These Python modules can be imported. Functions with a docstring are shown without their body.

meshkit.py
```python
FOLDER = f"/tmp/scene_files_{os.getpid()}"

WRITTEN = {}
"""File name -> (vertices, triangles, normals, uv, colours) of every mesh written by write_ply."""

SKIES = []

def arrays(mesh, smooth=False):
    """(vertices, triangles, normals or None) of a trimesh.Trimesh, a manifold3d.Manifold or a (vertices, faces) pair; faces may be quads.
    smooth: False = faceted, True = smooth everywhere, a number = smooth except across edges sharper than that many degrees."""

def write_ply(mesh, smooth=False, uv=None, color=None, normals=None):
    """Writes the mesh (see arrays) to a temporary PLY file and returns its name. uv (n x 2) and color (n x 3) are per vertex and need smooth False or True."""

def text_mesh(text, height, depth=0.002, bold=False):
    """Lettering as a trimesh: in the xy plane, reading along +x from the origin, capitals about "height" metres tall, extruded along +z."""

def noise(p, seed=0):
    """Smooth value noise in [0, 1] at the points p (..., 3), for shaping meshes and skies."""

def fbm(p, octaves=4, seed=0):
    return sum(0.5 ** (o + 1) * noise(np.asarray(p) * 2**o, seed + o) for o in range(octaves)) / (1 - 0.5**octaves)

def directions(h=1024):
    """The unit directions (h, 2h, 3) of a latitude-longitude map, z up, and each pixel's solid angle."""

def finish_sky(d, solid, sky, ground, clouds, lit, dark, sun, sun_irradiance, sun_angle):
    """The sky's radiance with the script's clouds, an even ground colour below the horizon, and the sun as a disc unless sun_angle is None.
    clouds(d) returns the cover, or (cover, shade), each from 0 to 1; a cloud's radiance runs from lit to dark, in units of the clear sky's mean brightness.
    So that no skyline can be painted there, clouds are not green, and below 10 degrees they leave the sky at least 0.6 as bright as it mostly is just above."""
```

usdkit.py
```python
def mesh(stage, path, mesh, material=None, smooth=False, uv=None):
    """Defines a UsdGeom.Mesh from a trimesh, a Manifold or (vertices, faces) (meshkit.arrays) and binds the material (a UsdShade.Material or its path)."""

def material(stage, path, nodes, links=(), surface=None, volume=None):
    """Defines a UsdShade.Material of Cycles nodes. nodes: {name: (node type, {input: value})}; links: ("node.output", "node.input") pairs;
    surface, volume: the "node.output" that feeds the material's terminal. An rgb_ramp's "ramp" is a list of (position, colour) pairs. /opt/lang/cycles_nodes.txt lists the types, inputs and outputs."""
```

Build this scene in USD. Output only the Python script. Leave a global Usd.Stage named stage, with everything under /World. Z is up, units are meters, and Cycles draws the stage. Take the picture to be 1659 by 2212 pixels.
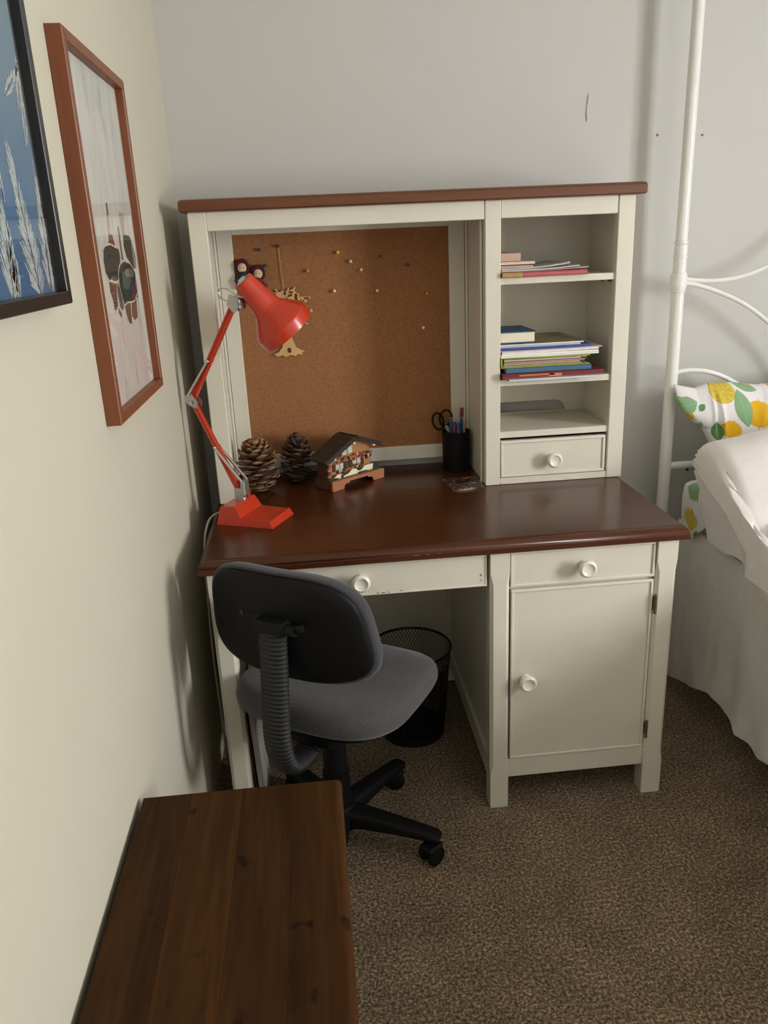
import math, random
import numpy as np
import trimesh
import usdkit, meshkit
from pxr import Usd, UsdGeom, UsdLux, UsdShade, Gf, Sdf, Vt
from shapely.geometry import Polygon, Point, LineString, box as sbox
from shapely import affinity, union_all

stage = Usd.Stage.CreateInMemory()
UsdGeom.SetStageUpAxis(stage, UsdGeom.Tokens.z)
UsdGeom.SetStageMetersPerUnit(stage, 1.0)
UsdGeom.Xform.Define(stage, '/World')
UsdGeom.Scope.Define(stage, '/World/Looks')

# ------------------------------------------------------------------ camera
CAM = np.array([0.34756, -2.41315, 1.42325])
YAW, PITCH, ROLL, FPX = map(float, (math.radians(4.66359), math.radians(18.67341), math.radians(-2.60265), 1708.28))
_f = np.array([math.sin(YAW)*math.cos(PITCH), math.cos(YAW)*math.cos(PITCH), -math.sin(PITCH)])
_r0 = np.array([math.cos(YAW), -math.sin(YAW), 0.0]); _u0 = np.cross(_r0, _f)
_r = math.cos(ROLL)*_r0 + math.sin(ROLL)*_u0; _u = -math.sin(ROLL)*_r0 + math.cos(ROLL)*_u0
cam = UsdGeom.Camera.Define(stage, '/World/camera')
cam.AddTransformOp().Set(Gf.Matrix4d(*_r, 0, *_u, 0, *(-_f), 0, *CAM, 1))
cam.CreateHorizontalApertureAttr(36.0); cam.CreateVerticalApertureAttr(48.0)
cam.CreateFocalLengthAttr(36.0*FPX/1659.0)
cam.CreateClippingRangeAttr(Gf.Vec2f(0.02, 60))
cam.CreateExposureAttr(0.0)

# ------------------------------------------------------------------ light: daylight through the window in the right wall
WIN = dict(y0=-2.72, y1=-1.92, z0=0.85, z1=2.10)
win = UsdLux.RectLight.Define(stage, '/World/window_daylight')
win.CreateWidthAttr(1.0); win.CreateHeightAttr(1.45); win.CreateIntensityAttr(35.0)
win.CreateColorAttr(Gf.Vec3f(1.0, 0.993, 0.985))
win.AddTransformOp().Set(Gf.Matrix4d(0, 1, 0, 0, 0, 0, 1, 0, 1, 0, 0, 0, 3.58, -2.32, 1.475, 1))
dome = UsdLux.DomeLight.Define(stage, '/World/sky')
dome.CreateIntensityAttr(1.0); dome.CreateColorAttr(Gf.Vec3f(0.85, 0.92, 1.0))

# ------------------------------------------------------------------ helpers
V = lambda *a: np.array(a, float)
_names = {}
def path_for(parent, name):
    key = (parent, name); k = _names.get(key, 0); _names[key] = k+1
    return f'{parent}/{name}' if k == 0 else f'{parent}/{name}_{k:03d}'
ORG = {}
def tag(p, label=None, cat=None, group=None, kind=None):
    for k, v in (('label', label), ('category', cat), ('group', group), ('kind', kind)):
        if v: p.SetCustomDataByKey(k, v)
    return p
def thing(name, label, cat, loc=(0, 0, 0), group=None):
    p = path_for('/World', name)
    x = UsdGeom.Xform.Define(stage, p); x.AddTranslateOp().Set(Gf.Vec3d(*map(float, loc)))
    ORG[p] = V(*loc); tag(x.GetPrim(), label, cat, group)
    return p
def tm(m):
    if isinstance(m, tuple):
        v, f = np.asarray(m[0], float), np.asarray(m[1], int)
        if f.shape[1] == 4: f = np.vstack([f[:, [0, 1, 2]], f[:, [0, 2, 3]]])
        return trimesh.Trimesh(v, f, process=False)
    return m
def join(*ms):
    ms = [tm(m) for m in ms]
    return trimesh.util.concatenate(ms) if len(ms) > 1 else ms[0]
def part(parent, name, mesh, mat, label=None, smooth=30, kind=None, group=None):
    """mesh in world coordinates; becomes one Mesh prim under parent (a thing or a part)"""
    m = tm(mesh); p = path_for(parent, name)
    o = ORG.get(parent, V(0, 0, 0)); ORG[p] = o
    v = np.array(m.vertices) - o
    g = usdkit.mesh(stage, p, (v, np.array(m.faces)), M(mat), smooth=smooth)
    tag(g.GetPrim(), label, None, group, kind)
    return p
def solo(name, mesh, mat, label, cat, loc=(0, 0, 0), smooth=30, group=None):
    m = tm(mesh); p = path_for('/World', name)
    g = usdkit.mesh(stage, p, (np.array(m.vertices)-V(*loc), np.array(m.faces)), M(mat), smooth=smooth)
    g.AddTranslateOp().Set(Gf.Vec3d(*map(float, loc))); ORG[p] = V(*loc)
    tag(g.GetPrim(), label, cat, group); return p
def struct(name, mesh, mat, smooth=30):
    m = tm(mesh); p = path_for('/World', name)
    g = usdkit.mesh(stage, p, (np.array(m.vertices), np.array(m.faces)), M(mat), smooth=smooth)
    ORG[p] = V(0, 0, 0); tag(g.GetPrim(), kind='structure'); return p

def hull(pts): return trimesh.Trimesh(np.asarray(pts, float)).convex_hull if len(pts) < 4 else trimesh.convex.convex_hull(np.asarray(pts, float))
def bx(x0, x1, y0, y1, z0, z1, b=0.0015):
    if x0 > x1: x0, x1 = x1, x0
    if y0 > y1: y0, y1 = y1, y0
    if z0 > z1: z0, z1 = z1, z0
    b = min(b, (x1-x0)*.45, (y1-y0)*.45, (z1-z0)*.45)
    P = []
    for x, sx in ((x0, 1), (x1, -1)):
        for y, sy in ((y0, 1), (y1, -1)):
            for z, sz in ((z0, 1), (z1, -1)):
                P += [(x, y+sy*b, z+sz*b), (x+sx*b, y, z+sz*b), (x+sx*b, y+sy*b, z)]
    return hull(P)
def obox(c, ex, ey, ez, sx, sy, sz, b=0.001):
    m = bx(-sx/2, sx/2, -sy/2, sy/2, -sz/2, sz/2, b)
    T = np.eye(4); T[:3, 0], T[:3, 1], T[:3, 2], T[:3, 3] = unit(ex), unit(ey), unit(ez), c
    m.apply_transform(T); return m
def unit(v): v = np.asarray(v, float); return v/np.linalg.norm(v)
def frame_of(d):
    d = unit(d); a = V(0, 0, 1) if abs(d[2]) < .9 else V(1, 0, 0)
    x = unit(np.cross(a, d)); return x, np.cross(d, x), d
def loft(loops, closed_ends=True):
    L = np.asarray(loops, float); k, n = L.shape[:2]; v = L.reshape(-1, 3); F = []
    for i in range(k-1):
        for j in range(n):
            a, b = i*n+j, i*n+(j+1) % n
            F += [(a, b, b+n), (a, b+n, a+n)]
    if closed_ends:
        v = np.vstack([v, L[0].mean(0), L[-1].mean(0)]); c0, c1 = k*n, k*n+1
        for j in range(n):
            F += [(c0, (j+1) % n, j), (c1, (k-1)*n+j, (k-1)*n+(j+1) % n)]
    m = trimesh.Trimesh(v, np.array(F), process=False)
    if closed_ends and m.volume < 0: m.invert()
    return m
def tube(pts, r, n=10, ry=None, up=None):
    P = np.asarray(pts, float); k = len(P); r = np.broadcast_to(r, k); ry = r if ry is None else np.broadcast_to(ry, k)
    T = np.gradient(P, axis=0); T /= np.linalg.norm(T, axis=1)[:, None]
    x, y, _ = frame_of(T[0])
    if up is not None: y = unit(np.asarray(up)-T[0]*np.dot(up, T[0])); x = np.cross(y, T[0])
    L = []; t = np.linspace(0, 2*np.pi, n, endpoint=False)
    for i in range(k):
        x = unit(x-T[i]*np.dot(x, T[i])); y = np.cross(T[i], x)
        L.append(P[i]+r[i]*np.cos(t)[:, None]*x+ry[i]*np.sin(t)[:, None]*y)
    return loft(L)
def smoothpath(pts, n=40):
    from scipy.interpolate import CubicSpline
    P = np.asarray(pts, float); s = np.r_[0, np.cumsum(np.linalg.norm(np.diff(P, axis=0), axis=1))]
    return CubicSpline(s, P)(np.linspace(0, s[-1], n))
def rod(a, b, r, n=12): return tube([a, b], r, n)
def lathe(prof, origin, axis=(0, 0, 1), n=32):
    """prof: (radius, height) pairs along the axis, closed at both ends"""
    x, y, z = frame_of(axis); t = np.linspace(0, 2*np.pi, n, endpoint=False)
    return loft([np.asarray(origin)+max(r, 1e-5)*(np.cos(t)[:, None]*x+np.sin(t)[:, None]*y)+h*z for r, h in prof])
def prism(poly, h, O, ex, ey):
    """extrude a shapely polygon (in ex,ey through O) by h along ex x ey"""
    ez = np.cross(ex, ey); gs = getattr(poly, 'geoms', [poly]); out = []
    for g in gs:
        if g.is_empty or g.area < 1e-9: continue
        m = trimesh.creation.extrude_polygon(g, h, engine='earcut')
        v = np.asarray(m.vertices); out.append(trimesh.Trimesh(np.asarray(O)+v[:, :1]*ex+v[:, 1:2]*ey+v[:, 2:]*ez, m.faces, process=False))
    return join(*out)
def solid_grid(P, t):
    """P (nu,nv,3): a sheet given thickness t against its normals"""
    P = np.asarray(P, float); a, b = P.shape[:2]
    du = np.gradient(P, axis=0); dv = np.gradient(P, axis=1); N = np.cross(du, dv); N /= np.linalg.norm(N, axis=2)[..., None]+1e-12
    Q = P-N*t; v = np.vstack([P.reshape(-1, 3), Q.reshape(-1, 3)]); o = a*b
    i, j = np.meshgrid(np.arange(a-1), np.arange(b-1), indexing='ij'); k = (i*b+j).ravel()
    F = np.vstack([np.c_[k, k+b, k+b+1], np.c_[k, k+b+1, k+1], np.c_[o+k, o+k+b+1, o+k+b], np.c_[o+k, o+k+1, o+k+b+1]])
    ring = [(q, 0) for q in range(a)]+[(a-1, q) for q in range(1, b)]+[(q, b-1) for q in range(a-2, -1, -1)]+[(0, q) for q in range(b-2, 0, -1)]
    R = np.array([q*b+w for q, w in ring]); R2 = np.roll(R, -1)
    F = np.vstack([F, np.c_[R, o+R, o+R2], np.c_[R, o+R2, R2]])
    return trimesh.Trimesh(v, F, process=False)
def ball(c, r, sub=2, s=(1, 1, 1)):
    m = trimesh.creation.icosphere(sub, r); m.apply_scale(s); m.apply_translation(c); return m

# ------------------------------------------------------------------ materials
def lin(*c):
    c = np.array(c, float)/255; return tuple(np.where(c <= .04045, c/12.92, ((c+.055)/1.055)**2.4))
MATS, DEFS = {}, {}
def M(name):
    if name not in MATS: MATS[name] = DEFS[name]()
    return MATS[name]
def plain(name, rgb, rough=.5, var=.06, scale=30, bump=0., bscale=200, metallic=0., coat=0., spec=.5, sheen=0., dist=.002):
    def make():
        c = np.array(rgb)
        n = {'g': ('geometry', {}), 'n': ('noise_texture', {'scale': scale, 'detail': 4.0}),
             'r': ('rgb_ramp', {'ramp': [(.3, tuple(c*(1-var))), (.7, tuple(np.minimum(c*(1+var), 1)))]}),
             'p': ('principled_bsdf', {'roughness': rough, 'metallic': metallic, 'coat_weight': coat, 'coat_roughness': .12, 'specular_ior_level': spec, 'sheen_weight': sheen})}
        l = [('g.position', 'n.vector'), ('n.fac', 'r.fac'), ('r.color', 'p.base_color')]
        if bump:
            n['n2'] = ('noise_texture', {'scale': bscale, 'detail': 3.0}); n['b'] = ('bump', {'strength': bump, 'distance': dist})
            l += [('g.position', 'n2.vector'), ('n2.fac', 'b.height'), ('b.normal', 'p.normal')]
        return usdkit.material(stage, f'/World/Looks/{name}', n, l, surface='p.BSDF')
    DEFS[name] = make
def wood(name, dark, mid, light, axis=0, stretch=14, scale=9, rough=.35, coat=0., knots=0., spec=.5, coat_rough=.15):
    def make():
        sc = [scale*stretch/4]*3; sc[axis] = scale/4
        n = {'g': ('geometry', {}), 'm': ('mapping', {'scale': tuple(sc)}), 'n': ('noise_texture', {'scale': 1.0, 'detail': 6.0, 'roughness': .6, 'distortion': .4}),
             'm2': ('mapping', {'scale': tuple(s*5 for s in sc)}), 'n2': ('noise_texture', {'scale': 1.0, 'detail': 4.0}),
             'x': ('mix_float', {'fac': .35}),
             'r': ('rgb_ramp', {'ramp': [(.25, dark), (.5, mid), (.78, light)]}),
             'b': ('bump', {'strength': .12, 'distance': .001}),
             'p': ('principled_bsdf', {'roughness': rough, 'coat_weight': coat, 'coat_roughness': coat_rough, 'specular_ior_level': spec})}
        l = [('g.position', 'm.vector'), ('m.vector', 'n.vector'), ('g.position', 'm2.vector'), ('m2.vector', 'n2.vector'), ('n.fac', 'x.a'), ('n2.fac', 'x.b'),
             ('x.result', 'r.fac'), ('r.color', 'p.base_color'), ('n2.fac', 'b.height'), ('b.normal', 'p.normal')]
        if knots:
            n |= {'n3': ('noise_texture', {'scale': 28.0, 'detail': 3.0}), 'r3': ('rgb_ramp', {'ramp': [(.66, (1, 1, 1)), (.74, (.25, .22, .2))]}), 'k': ('mix_color', {'blend_type': 'multiply', 'fac': knots})}
            l.remove(('r.color', 'p.base_color'))
            l += [('g.position', 'n3.vector'), ('n3.fac', 'r3.fac'), ('r.color', 'k.a'), ('r3.color', 'k.b'), ('k.result', 'p.base_color')]
        return usdkit.material(stage, f'/World/Looks/{name}', n, l, surface='p.BSDF')
    DEFS[name] = make
def carpet():
    n = {'g': ('geometry', {}), 'n': ('noise_texture', {'scale': 150.0, 'detail': 5.0, 'roughness': .8}), 'n2': ('noise_texture', {'scale': 9.0, 'detail': 3.0}),
         'v': ('voronoi_texture', {'scale': 170.0}),
         'r': ('rgb_ramp', {'ramp': [(.36, (.040, .026, .014)), (.5, (.19, .135, .078)), (.62, (.56, .43, .29))]}), 'r2': ('rgb_ramp', {'ramp': [(.3, (.78, .78, .78)), (.7, (1.1, 1.1, 1.1))]}),
         'x': ('mix_color', {'blend_type': 'multiply', 'fac': 1.0, 'use_clamp_result': False}), 'b': ('bump', {'strength': .6, 'distance': .004, 'invert': True}),
         'p': ('principled_bsdf', {'roughness': .95, 'specular_ior_level': .1, 'sheen_weight': .15})}
    l = [('g.position', 'n.vector'), ('g.position', 'n2.vector'), ('g.position', 'v.vector'), ('n.fac', 'r.fac'), ('n2.fac', 'r2.fac'), ('r.color', 'x.a'), ('r2.color', 'x.b'), ('x.result', 'p.base_color'),
         ('v.distance', 'b.height'), ('b.normal', 'p.normal')]
    return usdkit.material(stage, '/World/Looks/carpet', n, l, surface='p.BSDF')
DEFS['carpet'] = carpet
def glass():
    n = {'t': ('transparent_bsdf', {}), 'q': ('glossy_bsdf', {'roughness': .02, 'color': (1, 1, 1)}), 'f': ('fresnel', {'IOR': 1.26}), 'x': ('mix_closure', {}),
         'g': ('geometry', {}), 'i': ('math', {'math_type': 'subtract', 'value1': 1.0}), 'm': ('math', {'math_type': 'multiply'})}
    return usdkit.material(stage, '/World/Looks/pane_glass', n, [('g.backfacing', 'i.value2'), ('i.value', 'm.value1'), ('f.fac', 'm.value2'), ('m.value', 'x.fac'), ('t.BSDF', 'x.closure1'), ('q.BSDF', 'x.closure2')], surface='x.closure')
DEFS['pane_glass'] = glass
def printed(name, rough=.85, sheen=.1, bump=.0):
    def make():
        n = {'a': ('attribute', {'attribute': 'print'}), 'g': ('geometry', {}), 'n2': ('noise_texture', {'scale': 14.0, 'detail': 3.0}), 'b': ('bump', {'strength': bump, 'distance': .02}),
             'p': ('principled_bsdf', {'roughness': rough, 'sheen_weight': sheen, 'specular_ior_level': .25})}
        return usdkit.material(stage, f'/World/Looks/{name}', n, [('a.color', 'p.base_color'), ('g.position', 'n2.vector'), ('n2.fac', 'b.height'), ('b.normal', 'p.normal')], surface='p.BSDF')
    DEFS[name] = make

plain('wall_plain', lin(226, 224, 219), .75, .01, 3)
plain('wall_grey', lin(203, 202, 197), .7, .012, 3, bump=.06, bscale=60)
plain('wall_cream', lin(203, 198, 179), .7, .015, 3, bump=.06, bscale=60)
plain('ceiling_white', lin(225, 224, 220), .8)
plain('cream', lin(224, 219, 203), .42, .02, 12, bump=.10, bscale=320, dist=.0008)
plain('cream_trim', lin(228, 223, 208), .40, .02, 12)
plain('knob_white', lin(238, 233, 218), .3, .02, 12)
wood('mahogany', (.042, .0105, .0030), (.070, .0180, .005), (.105, .029, .008), axis=0, rough=.27, coat=.15, coat_rough=.15, spec=.4)
wood('hutch_top', (.085, .024, .0065), (.135, .040, .011), (.18, .056, .016), axis=0, rough=.4, coat=.2)
wood('chest_a', (.014, .0055, .002), (.040, .0155, .0042), (.078, .034, .0085), axis=1, stretch=16, scale=7, rough=.5, knots=.8, spec=.10)
wood('chest_b', (.018, .0068, .0022), (.050, .019, .0048), (.092, .040, .010), axis=1, stretch=16, scale=6, rough=.5, knots=.8, spec=.10)
wood('frame_wood', (.15, .040, .013), (.20, .056, .018), (.25, .074, .024), axis=2, rough=.4)
plain('cork', lin(155, 106, 66), .9, .22, 260, bump=.4, bscale=300)
plain('black_plastic', (.005, .005, .0055), .55, .1, spec=.22)
plain('bellows', (.013, .013, .014), .6, .1)
plain('chair_fabric', lin(76, 75, 76), .95, .35, 420, bump=.5, bscale=500, sheen=.25, spec=.15)
plain('chair_fabric_dark', lin(66, 66, 70), .95, .35, 420, bump=.5, bscale=500, sheen=.25, spec=.15)
plain('lamp_red', (.56, .040, .012), .28, .03, coat=.3)
plain('chrome', (.62, .62, .62), .25, .03, metallic=1.0)
plain('zinc', (.52, .52, .50), .4, .05, metallic=.9)
plain('hinge_brass', (.20, .15, .09), .5, .25, 120, metallic=.7)
plain('brass', (.42, .28, .10), .4, .1, 60, metallic=.9)
plain('bed_white', lin(240, 239, 234), .22, .02, coat=.4)
plain('linen', lin(243, 238, 234), .9, .02, 40, bump=.15, bscale=900, sheen=.1, spec=.2)
plain('linen_grey', lin(240, 237, 231), .9, .03, 40, bump=.15, bscale=900, sheen=.1, spec=.2)
plain('grey_cord', lin(190, 188, 180), .5)
plain('black_wire', (.008, .008, .009), .4)
plain('wire_paint', (.012, .012, .013), .35, metallic=.3)
plain('frame_black', (.012, .011, .010), .35)
printed('lemon_print'); printed('art_print', .6, 0)

def colour(name, rgb, rough=.6, **k):
    if name not in DEFS: plain(name, rgb, rough, **k)
    return name

# ------------------------------------------------------------------ room shell
RX, RY, RZ = 3.40, -3.70, 2.55
floor = struct('floor', bx(-.12, RX+.12, RY-.12, .12, -.12, 0, .001), 'carpet', False)
struct('wall_left', bx(-.12, 0, RY, 0, 0, RZ, .0005), 'wall_cream', False)
wall_back = struct('wall_back', bx(-.12, RX+.12, 0, .12, 0, RZ, .0005), 'wall_grey', False)
struct('wall_front', bx(-.12, RX+.12, RY-.12, RY, 0, RZ, .0005), 'wall_plain', False)
W = WIN
struct('wall_right', join(bx(RX, RX+.12, RY, W['y0'], 0, RZ, .0005), bx(RX, RX+.12, W['y1'], 0, 0, RZ, .0005),
       bx(RX, RX+.12, W['y0'], W['y1'], 0, W['z0'], .0005), bx(RX, RX+.12, W['y0'], W['y1'], W['z1'], RZ, .0005)), 'wall_plain', False)
struct('ceiling', bx(-.12, RX+.12, RY-.12, .12, RZ, RZ+.12, .0005), 'ceiling_white', False)
wf = path_for('/World', 'window_1'); UsdGeom.Xform.Define(stage, wf); ORG[wf] = V(0, 0, 0); tag(stage.GetPrimAtPath(wf), kind='structure')
ym = (W['y0']+W['y1'])/2
for m in (bx(RX+.02, RX+.09, W['y0'], W['y0']+.05, W['z0'], W['z1']), bx(RX+.02, RX+.09, W['y1']-.05, W['y1'], W['z0'], W['z1']),
          bx(RX+.02, RX+.09, W['y0']+.05, W['y1']-.05, W['z0'], W['z0']+.05), bx(RX+.02, RX+.09, W['y0']+.05, W['y1']-.05, W['z1']-.05, W['z1']), bx(RX+.03, RX+.08, ym-.02, ym+.02, W['z0']+.05, W['z1']-.05)):
    part(wf, 'window_frame', m, 'ceiling_white')
part(wf, 'window_sill', bx(RX-.08, RX+.02, W['y0']-.03, W['y1']+.03, W['z0']-.03, W['z0']), 'ceiling_white')
part(wf, 'pane', bx(RX+.053, RX+.057, W['y0']+.05, ym-.02, W['z0']+.05, W['z1']-.05, .0001), 'pane_glass')
part(wf, 'pane', bx(RX+.053, RX+.057, ym+.02, W['y1']-.05, W['z0']+.05, W['z1']-.05, .0001), 'pane_glass')
# marks on the back wall: two filled screw holes and a run of dried paint
colour('putty', lin(220, 219, 214)); colour('hole_dark', lin(110, 105, 98))
for x, z in ((1.382, 1.687), (1.516, 1.683)):
    part(wall_back, 'screw_hole', lathe([(0, -.001), (.0028, 0), (.0032, .0012), (0, .0016)], (x, 0, z), (0, -1, 0), 12), 'hole_dark')
rng = np.random.default_rng(3)
zz = np.linspace(1.728, 1.80, 24)
part(wall_back, 'paint_run', tube(np.c_[1.172+.0025*np.sin(zz*60), np.full(24, -.0004), zz], np.interp(zz, [1.728, 1.74, 1.765, 1.785, 1.80], [.0015, .0042, .0022, .0038, .001])*1.0, 8, ry=np.full(24, .0006)), 'putty')

# ------------------------------------------------------------------ desk
def leg(x0, x1, y0, y1, z0, z1, c=.008, lo=.10, hi=.055):
    def loop(z, k):
        return [(x0+k, y0, z), (x1-k, y0, z), (x1, y0+k, z), (x1, y1-k, z), (x1-k, y1, z), (x0+k, y1, z), (x0, y1-k, z), (x0, y0+k, z)]
    return loft([loop(z0, .0025), loop(z0+.003, .0012), loop(z0+lo, .0012), loop(z0+lo+.03, c), loop(z1-hi-.03, c), loop(z1-hi, .0012), loop(z1, .0012)])
def knob(parent, x, y, z, r=.0225, d=.034):
    p = [(0, 0), (.013, 0), (.0125, .004), (.009, .009), (.0095, .014), (.015, .018), (r-.002, .022), (r, .026), (r-.001, .030), (r-.004, d-.001), (r-.0065, d), (r-.009, d-.002), (r-.013, d-.004), (0, d-.005)]
    return part(parent, 'knob', lathe([(a*r/.0225, h) for a, h in p], (x, y, z), (0, -1, 0), 40), 'knob_white')
def bead(parent, x0, x1, z0, z1, y, w=.007, d=.004):
    """narrow raised frame around a flat front"""
    part(parent, 'bead_trim', join(bx(x0, x1, y-d, y, z1-w, z1, .0015), bx(x0, x1, y-d, y, z0, z0+w, .0015), bx(x0, x0+w, y-d, y, z0+w, z1-w, .0015), bx(x1-w, x1, y-d, y, z0+w, z1-w, .0015)), 'cream_trim')
DZ = .76
desk = thing('desk', 'cream painted pedestal desk with glossy red-brown top and one cupboard', 'desk', (.63, -.36, 0))
def slab(x0, x1, y0, y1, z0, z1, nose):
    P = []
    for ins, z in nose:
        P += [(x, y, z) for x in (x0+ins, x1-ins) for y in (y0+ins, y1)]
    return hull(P)
part(desk, 'desktop', slab(.055, 1.2135, -.723, -.006, .7265, DZ, [(.003, .7265), (.0, .7295), (.0, .744), (.003, .750), (.009, .756), (.016, DZ)]), 'mahogany', label='glossy red-brown wooden top')
part(desk, 'edge_moulding', join(bx(.0535, 1.215, -.7245, -.721, .7268, .7405, .001), bx(1.212, 1.215, -.723, -.006, .7268, .7405, .001), bx(.0535, .0565, -.723, -.006, .7268, .7405, .001)), 'mahogany')
LEGS = [(.0715, .1195, -.711, -.663), (.7324, .7803, -.711, -.663), (1.1425, 1.1938, -.711, -.663), (.0715, .1195, -.058, -.012), (.7324, .7803, -.058, -.012), (1.1425, 1.1938, -.058, -.012)]
for a in LEGS: part(desk, 'leg', leg(*a, 0, .7262), 'cream')
part(desk, 'side_panel', bx(.080, .098, -.664, -.057, .10, .726), 'cream')
part(desk, 'side_panel', bx(.747, .765, -.664, -.057, .06, .726), 'cream')
part(desk, 'side_panel', bx(1.168, 1.186, -.664, -.057, .06, .726), 'cream')
part(desk, 'side_rail', bx(.738, .748, -.664, -.057, .06, .12), 'cream')
part(desk, 'side_rail', bx(.096, .106, -.664, -.057, .10, .17), 'cream')
part(desk, 'back_panel', bx(.118, .734, -.045, -.030, .07, .726), 'cream')
part(desk, 'back_panel', bx(.780, 1.143, -.045, -.030, .06, .726), 'cream')
part(desk, 'cupboard_floor', bx(.766, 1.168, -.66, -.046, .10, .118), 'cream')
part(desk, 'bottom_rail', bx(.7795, 1.1432, -.703, -.685, .086, .1405), 'cream')
part(desk, 'drawer_rail', bx(.7795, 1.1432, -.695, -.680, .6215, .6285), 'cream')
# wide drawer over the kneehole
d = part(desk, 'drawer', join(bx(.1225, .7265, -.7025, -.684, .638, .7205), bx(.14, .71, -.685, -.12, .645, .652), bx(.14, .152, -.685, -.12, .652, .71), bx(.698, .71, -.685, -.12, .652, .71)), 'cream', label='wide drawer over the kneehole')
bead(d, .1225, .7265, .638, .7205, -.7022, .005, .0015)
knob(d, .424, -.703, .681)
rng = np.random.default_rng(8)
def chips(parent, spots, mat):
    for x, y, z, w, h in spots:
        t = np.linspace(0, 2*np.pi, 9, endpoint=False); rr = rng.uniform(.6, 1.1, 9)
        part(parent, 'paint_chip', prism(Polygon(np.c_[np.cos(t)*w*rr, np.sin(t)*h*rr]), .0003, (x, y, z), V(1, 0, 0), V(0, 0, 1)), mat)
colour('chip_dark', lin(78, 60, 44)); colour('chip_light', lin(170, 118, 80))
chips(d, [(.464, -.7039, .6425, .004, .0012), (.476, -.7039, .6422, .006, .0014), (.489, -.7039, .6428, .004, .001), (.520, -.7039, .644, .004, .0012), (.712, -.7039, .668, .0012, .004), (.7115, -.7039, .655, .001, .003)], 'chip_dark')
chips(desk, [(.556, -.7248, .739, .010, .0009), (.583, -.7248, .7396, .006, .0008), (.61, -.7248, .7398, .005, .0006)], 'chip_light')
# cupboard drawer and door
d = part(desk, 'drawer', join(bx(.7835, 1.1405, -.7025, -.684, .6295, .7205), bx(.80, 1.13, -.685, -.12, .64, .647), bx(.80, .812, -.685, -.12, .647, .70), bx(1.118, 1.13, -.685, -.12, .647, .70)), 'cream', label='narrow drawer above the cupboard door')
bead(d, .7835, 1.1405, .6295, .7205, -.7022)
knob(d, .964, -.703, .673)
dr = part(desk, 'door', bx(.7855, 1.1402, -.7025, -.684, .143, .6215), 'cream', label='flat cupboard door')
bead(dr, .7855, 1.1402, .143, .6215, -.7022)
knob(dr, .824, -.703, .376)
for z in (.558, .200):
    part(dr, 'hinge', join(rod((1.1445, -.7125, z-.021), (1.1445, -.7125, z+.021), .0035), bx(1.1415, 1.1475, -.7135, -.700, z-.018, z+.018, .0008), ball((1.1445, -.7125, z+.023), .004, 1), ball((1.1445, -.7125, z-.023), .004, 1)), 'hinge_brass', label='aged brass hinge')

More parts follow.
